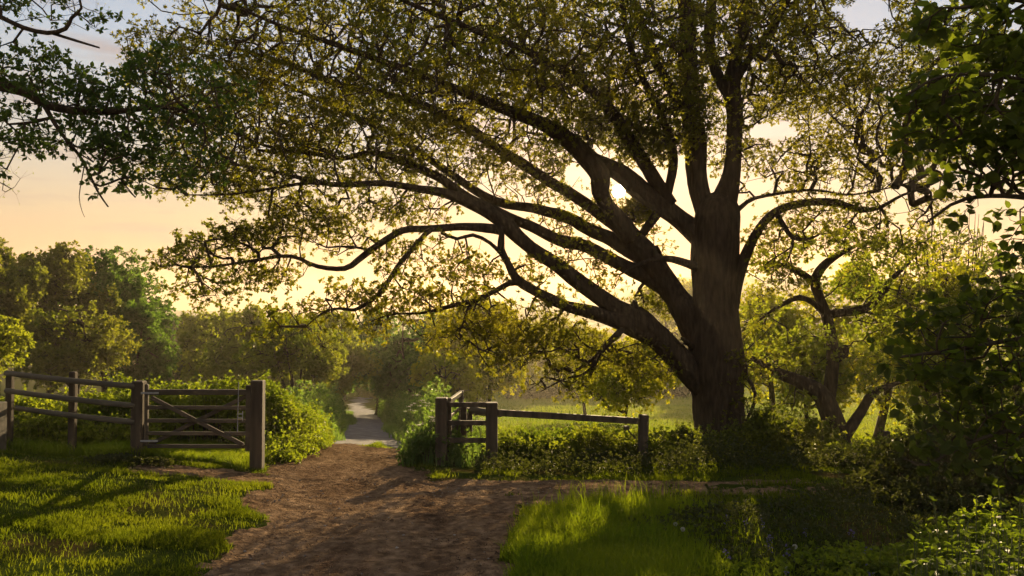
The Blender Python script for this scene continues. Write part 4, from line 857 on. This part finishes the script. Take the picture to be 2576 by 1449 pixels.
YG = 11.0
post('big square gatepost in full view left of the open track', 636, 666, 957, YG, name='gatepost', cat='gatepost', group='gateposts', yaw=.07)
post('short thick hinge post between the round rails and the small gate', 339, 368, 958, YG + .05, name='gatepost', cat='gatepost', group='gateposts', chamfer=.02)
post('fence post near the left end of the round rails', 22, 37, 938, YG + .12, group='posts of the left fence')
post('fence post midway along the round rails', 180, 196, 935, YG + .14, group='posts of the left fence')
post('grey stub of timber cut off by the left edge beside the fence', -30, 11, 1012, YG - .3, name='timber_stub', cat='post', group=None, mat='rail')
# round rails
def round_rail(label, p, q, r, name='fence_rail', group='round rails of the left fence', r2=None, mat='rail'):
    p = np.array(p); q = np.array(q); n = 16; t = np.linspace(0, 1, n)[:, None]
    path = np.hstack([p + (q - p) * t, (r + ((r2 or r) - r) * t)]); path[:, 2] -= .012 * np.sin(t[:, 0] * math.pi)
    v, f = tube(path, 14, int(abs(p[2]) * 100) % 50, .05); o = mesh_obj(name, v, f, M[mat], smooth=True, origin=p); tag(o, label, 'rail', group); return o
YR = YG - .02
for lab, l0, l1 in (('top round rail of the left fence', 938, 972), ('middle round rail of the left fence', 982, 1021), ('bottom round rail of the left fence', 1022, 1062)):
    x0 = 14 if l0 < 1000 else 40
    l0 = l0 + (0 if x0 == 14 else 4)
    round_rail(lab, P(x0, l0, YR), P(338, l1, YR), .038, r2=.043)
# small barred gate
gate = empty('field_gate', (at_px(372, YG), YG, float(H(at_px(372, YG), YG))), 'small closed wooden gate with five bars and crossed braces left of the track', 'gate')
xa, xb = at_px(376, YG), at_px(624, YG)
z0, z1 = z_px(1133, YG), z_px(969, YG)
def gp(name, geo, mat='gatewood', parent=None, smooth=False): return mesh_obj(name, geo[0], geo[1], M[mat], parent or gate, smooth=smooth)
zt_ = z_px(966, YG)
gp('hanging_stile', merge([box(at_px(373, YG), YG, (z_px(1122, YG) + zt_) / 2, .05, .07, zt_ - z_px(1122, YG), .02)]))
gp('closing_stile', box(at_px(629, YG), YG, (z0 + z1) / 2, .075, .075, z1 - z0, .006))
for nm, yp, th in (('top_rail', 986.5, .078), ('bar', 1026, .055), ('bar', 1059, .055), ('bar', 1091, .055), ('bar', 1123, .055)):
    z = z_px(yp, YG); gp(nm, beam((xa, YG, z + (.006 if nm == 'bar' else 0)), (xb, YG, z), th, .04 if nm == 'bar' else .07))
gp('brace', beam((at_px(388, YG), YG - .045, z_px(999, YG)), (at_px(619, YG), YG - .045, z_px(1118, YG)), .06, .035))
gp('brace', beam((at_px(622, YG), YG + .045, z_px(996, YG)), (at_px(378, YG), YG + .045, z_px(1120, YG)), .06, .035))
lt = gp('latch', merge([box(at_px(612, YG), YG - .06, z_px(1040, YG), .05, .012, .014, .002), box(at_px(611, YG), YG - .06, z_px(1050, YG), .05, .012, .012, .002), box(at_px(617, YG), YG - .06, z_px(1045, YG), .01, .012, .15, .002)]), 'metal')
gp('latch_rod', frusta(np.array([[at_px(604, YG), YG - .05, z_px(1085, YG)]]), np.array([[at_px(606, YG), YG - .05, z_px(960, YG)]]), np.array([.006]), np.array([.006]), 6), 'metal')
for yp in (988, 1108): gp('hinge', box(at_px(372, YG) + .07, YG - .045, z_px(yp, YG), .26, .008, .03, .002), 'metal')

# right hand fence
YF = 13.3
post('tall square gatepost in full view right of the open track', 1097, 1126, 1000, YF, name='gatepost', cat='gatepost', group='gateposts')
post('square post joining the three short rails to the long sloping rail', 1223, 1252, 1012, YF + .05, group='posts of the right fence')
post('leaning end post of the long sloping rail', 1602, 1625, 1043, 14.0, group='posts of the right fence', tilt=.035)
def brail(name, label, a, b, h, t, group, mat='wood'):
    g_ = beam(a, b, h, t); o = mesh_obj(name, g_[0], g_[1], M[mat], smooth=False, origin=(np.array(a) + np.array(b)) / 2); return tag(o, label, 'rail', group)
for lab, yp in (('top short rail between the two square posts', 1017.5), ('middle short rail between the two square posts', 1063.5), ('bottom short rail between the two square posts', 1107.5)):
    brail('fence_rail', lab, (at_px(1126, YF), YF, z_px(yp, YF)), (at_px(1224, YF + .05), YF + .03, z_px(yp + 1, YF)), .085, .06, 'short rails of the right fence')
brail('fence_rail', 'long flat rail sloping down to the leaning end post', P(1252, 1038, YF + .1), P(1604, 1059, 13.95), .115, .09, None)
st_ = empty('rail_bracket', P(1578, 1080, 13.9), 'small block and thin strut under the right end of the long rail', 'bracket')
v, f = box(*P(1576, 1076, 13.9), .1, .08, .07); mesh_obj('block', v, f, M['wood'], st_, smooth=False)
mesh_obj('strut', *beam(P(1580, 1082, 13.9), P(1600, 1105, 13.95), .025, .025), M['wood'], st_, smooth=False)
# folded back gate behind the right gatepost
Yo, Y1_ = 13.45, 14.75
og = empty('open_gate', (at_px(1127, YF), YF + .15, float(H(at_px(1127, YF), YF))), 'wooden gate swung open and seen almost end-on behind the right gatepost', 'gate')
p0, p1 = P(1131, 1009, Yo), P(1160, 990, Y1_); p1[2] = p0[2]
def ogp(name, geo, mat='gatewood'): return mesh_obj(name, geo[0], geo[1], M[mat], og, smooth=False)
ogp('top_rail', beam(p0, p1, .08, .07))
for k, dz in enumerate((.28, .52, .75, .98)):
    ogp('bar', beam(p0 - [0, 0, dz], p1 - [0, 0, dz], .055, .035))
ogp('stile', beam(p0 + [0, 0, .06], p0 - [0, 0, 1.08], .07, .07)); ogp('stile', beam(p1 + [0, 0, .05], p1 - [0, 0, 1.08], .09, .07))
off = np.array([.045, 0, 0])
ogp('brace', beam(p0 - [0, 0, .95] + off, p1 - [0, 0, .1] + off, .05, .03))
post('thin post behind the open gate, seen through the short rails', 1160, 1175, 1022, 14.0, group='small posts behind the right fence')
post('stubby post behind the short rails, carrying the round rail end', 1172, 1189, 1026, 14.9, group='small posts behind the right fence')
round_rail('stub of round rail showing between the short flat rails', P(1184, 1031, 14.85), P(1262, 1041, 14.6), .085, group=None, r2=.065)
post('lone slim fence post standing in the nettles at the right', 2218, 2232, 1084, 13.0, name='fence_post', group=None)

# ------------------------------------------------------------------ small plants
rg = np.random.default_rng(91)
def dandelion(label, px, py, Y):
    c = P(px, py, Y); g = float(H(c[0], c[1])); c[2] = max(c[2], g + .12); r = .02
    root = empty('dandelion_clock', (c[0], c[1], g), label, 'dandelion', 'dandelion clocks')
    mesh_obj('stalk', *frusta(np.array([[c[0] + .01, c[1], g - .02]]), c[None], np.array([.0025]), np.array([.002]), 5), M['stem'], root)
    d = unit(rg.normal(size=(170, 3))); l = np.full(170, r * .5)
    mesh_obj('seed_head', *leaf_geo(c + d * r * .55, d, unit(rg.normal(size=(170, 3))), l, l * .9), M['puff'], root, smooth=False)
for lab, px, py, Y in [('dandelion clock highest up, right of the leaning end post', 1663, 1178, 12.4), ('dandelion clock in front of the leaning end post', 1592, 1203, 12.6), ('dandelion clock left of the leaning end post', 1525, 1212, 12.5), ('dandelion clock furthest right of the leaning end post', 1685, 1207, 12.2), ('faint dandelion clock under the middle of the long rail', 1314, 1192, 13), ('dandelion clock in the shaded grass at the bottom', 1700, 1388, 6.6), ('dandelion clock low in the grass just below another', 1718, 1405, 6.4), ('tiny dandelion clock in the dark grass at the right', 2000, 1414, 6.0)]: dandelion(lab, px, py, Y)

def nettle(label, x, y, h, seed, size, group, tiltx=0.):
    rg = np.random.default_rng(seed); g = float(H(x, y))
    root = empty('nettle_plant', (x, y, g), label, 'nettle', group)
    n = max(5, int(h / .055)); t = np.linspace(0, 1, n)
    bx = rg.normal() * .05 + tiltx; by = rg.normal() * .05
    pt = np.stack([x + bx * h * t ** 1.6, y + by * h * t ** 1.6, g - .03 + (h + .03) * t], 1)
    mesh_obj('stem', *tube(np.hstack([pt, (.0045 * (1.15 - t * .8))[:, None]]), 6, seed, .02), M['stem'], root)
    B_, D_, S_ = [], [], []
    for i in range(1, n):
        az = i * 1.57 + rg.normal() * .2; s = size * (1.15 - .65 * t[i] ** 3) * (.6 + .4 * min(1, t[i] * 3))
        for q in (0, math.pi):
            el = rg.uniform(-.15, .5) if i < n - 1 else .9
            B_.append(pt[i]); D_.append([math.cos(az + q), math.sin(az + q), el]); S_.append(s * rg.uniform(.8, 1.15))
    B_ = np.array(B_); D_ = unit(np.array(D_)); S_ = np.array(S_)
    nn = unit(np.array([0, 0, 1.]) + rg.normal(size=D_.shape) * .25)
    mesh_obj('leaves', *leaf_geo(B_ + D_ * S_[:, None] * .18, D_, nn, S_, S_ * .56, 'round', .14, .3), M['nettle'], root, smooth=False)
rg = np.random.default_rng(92)
# the clump at the bottom right corner
desc = []
k = 0
spots = []
for px in np.linspace(2290, 2680, 20):
    for row, (Y, top) in enumerate(((2.95, 1250), (2.75, 1290), (2.5, 1340), (2.25, 1385))):
        p_ = px + rg.uniform(-26, 26)
        tp_ = top + np.interp(p_, [2250, 2350, 2420, 2500, 2600], [120, 60, 8, 0, 0]) + rg.uniform(-12, 45)
        if tp_ < 1435: spots.append((p_, Y + rg.uniform(-.12, .12), tp_))
for i, (p_, Y, t_) in enumerate(spots):
    x = at_px(p_, Y); g = float(H(x, Y)); h = max(.16, z_px(t_, Y) - g)
    nettle('leafy nettle in the sunlit clump filling the bottom right corner', x, Y, h, 500 + i, .056, 'nettles in the bottom right clump')
for i, (p_, Y, t_) in enumerate([(2305, 2.35, 1362), (2330, 2.15, 1425), (2262, 2.25, 1432)]):
    x = at_px(p_, Y); g = float(H(x, Y)); h = max(.2, z_px(t_, Y) - g)
    nettle(('tallest of the glowing yellow-green nettles left of the bottom right clump', 'lowest glowing nettle at the very bottom edge left of the clump', 'shorter glowing nettle leftmost beside the bottom edge')[i], x, Y, h, 600 + i, .062, 'glowing nettles')
for i in range(16):
    px_ = rg.uniform(1850, 2290); Y = rg.uniform(4.0, 5.6); x = at_px(px_, Y)
    nettle('low scattered nettle in the dark grass left of the nettle clump', x, Y, rg.uniform(.14, .3), 650 + i, .06, 'scattered low nettles')
# low cover between the stems
thicket('ground_cover', 'dense low leaves beneath the nettles at the bottom right', 'ground cover', [(2.3, 4.9, .5), (2.9, 4.9, .8), (3.6, 4.8, 1)], 2.2, .30, 'nettle', 220, 2600, .05, kind='stuff', shape='round')
thicket('ground_cover', 'rough shaded weeds and docks spreading right of the tall grass', 'ground cover', [(1.6, 6.2, .7), (2.6, 6.8, 1), (3.8, 7.6, 1.2), (5, 8, 1.3)], 2.6, .13, 'dark', 224, 2200, .045, kind='stuff', m=4, shoots=90)
thicket('ground_cover', 'patchy low weeds in the dark grass at the bottom', 'ground cover', [(.9, 4.6, .4), (1.8, 4.8, .5), (2.6, 5.2, .6), (3.6, 5.6, .8), (5, 6.4, 1)], 1.8, .2, 'nettle', 221, 1500, .04, kind='stuff', shape='round')
def cow_parsley(label, px, Y, h, seed):
    rg = np.random.default_rng(seed); x = at_px(px, Y); g = float(H(x, Y))
    root = empty('cow_parsley', (x, Y, g), label, 'wildflower', 'cow parsley by the right hand gatepost')
    a, b, hd = [], [], []
    top = np.array([x + rg.normal() * .05, Y, g + h * .6]); a.append([x, Y, g - .03]); b.append(top)
    for k in range(6):
        e = top + np.array([rg.normal() * .12, rg.normal() * .12, h * rg.uniform(.2, .42)]); a.append(top - [0, 0, rg.uniform(0, h * .2)]); b.append(e); hd.append(e)
    a = np.array(a); b = np.array(b)
    mesh_obj('stems', *frusta(a, b, np.full(len(a), .0045), np.full(len(a), .003), 5), M['stem'], root)
    hd = np.repeat(np.array(hd), 26, 0) + rg.normal(size=(156, 3)) * [.026, .026, .007]
    mesh_obj('flower_heads', *rosettes(hd, np.tile([[0, 0, 1.]], (156, 1)), rg, 3, .010, aspect=.8), M['puff'], root, smooth=False)
for i, (lab, px, Y, h) in enumerate([('cow parsley with white heads close against the gatepost left side', 1082, 13.6, .95), ('shorter cow parsley leaning at the path edge', 1058, 13.9, .75), ('cow parsley standing highest above the verge bush', 1068, 15.2, 1.3), ('cow parsley furthest back on the right verge', 1040, 17.5, 1.15), ('cow parsley seen through the short rails', 1205, 14.6, .8)]): cow_parsley(lab, px, Y, h, 800 + i)
def bluebell(x, y, seed):
    rg = np.random.default_rng(seed); g = float(H(x, y)); h = rg.uniform(.16, .24)
    root = empty('bluebell', (x, y, g), 'small drooping bluebell in the shaded grass right of the tall grass', 'flower', 'bluebells in the shaded grass')
    mesh_obj('stem', *frusta(np.array([[x, y, g - .02]]), np.array([[x + .02, y, g + h]]), np.array([.002]), np.array([.0015]), 4), M['stem'], root)
    c = np.array([[x + .02, y, g + h]]) + rg.normal(size=(9, 3)) * [.014, .014, .03] - [0, 0, .03]
    mesh_obj('flowers', *rosettes(c, np.tile([[0, 0, -1.]], (9, 1)), rg, 4, .016, aspect=.5, spread=.5), M['petal'], root, smooth=False)
for i in range(14):
    Y = rg.uniform(4.9, 7.2); px_ = rg.uniform(1740, 2260); bluebell(at_px(px_, Y), Y, 700 + i)

# ------------------------------------------------------------------ the evening haze
def haze():
    m, N, L = new_mat('haze'); o = N('ShaderNodeOutputMaterial'); v = N('ShaderNodeVolumePrincipled')
    v.inputs['Color'].default_value = (.98, .86, .66, 1); v.inputs['Density'].default_value = HAZE; v.inputs['Anisotropy'].default_value = .42
    L(v.outputs[0], o.inputs['Volume'])
    V, F_ = box(0, 500, 3, 2000, 1200, 78, .01)
    tag(mesh_obj('haze', V, F_, m, smooth=False, origin=(0, 500, 10)), 'thin warm evening haze over the whole valley', 'haze', kind='stuff')
HAZE = .0008
haze()
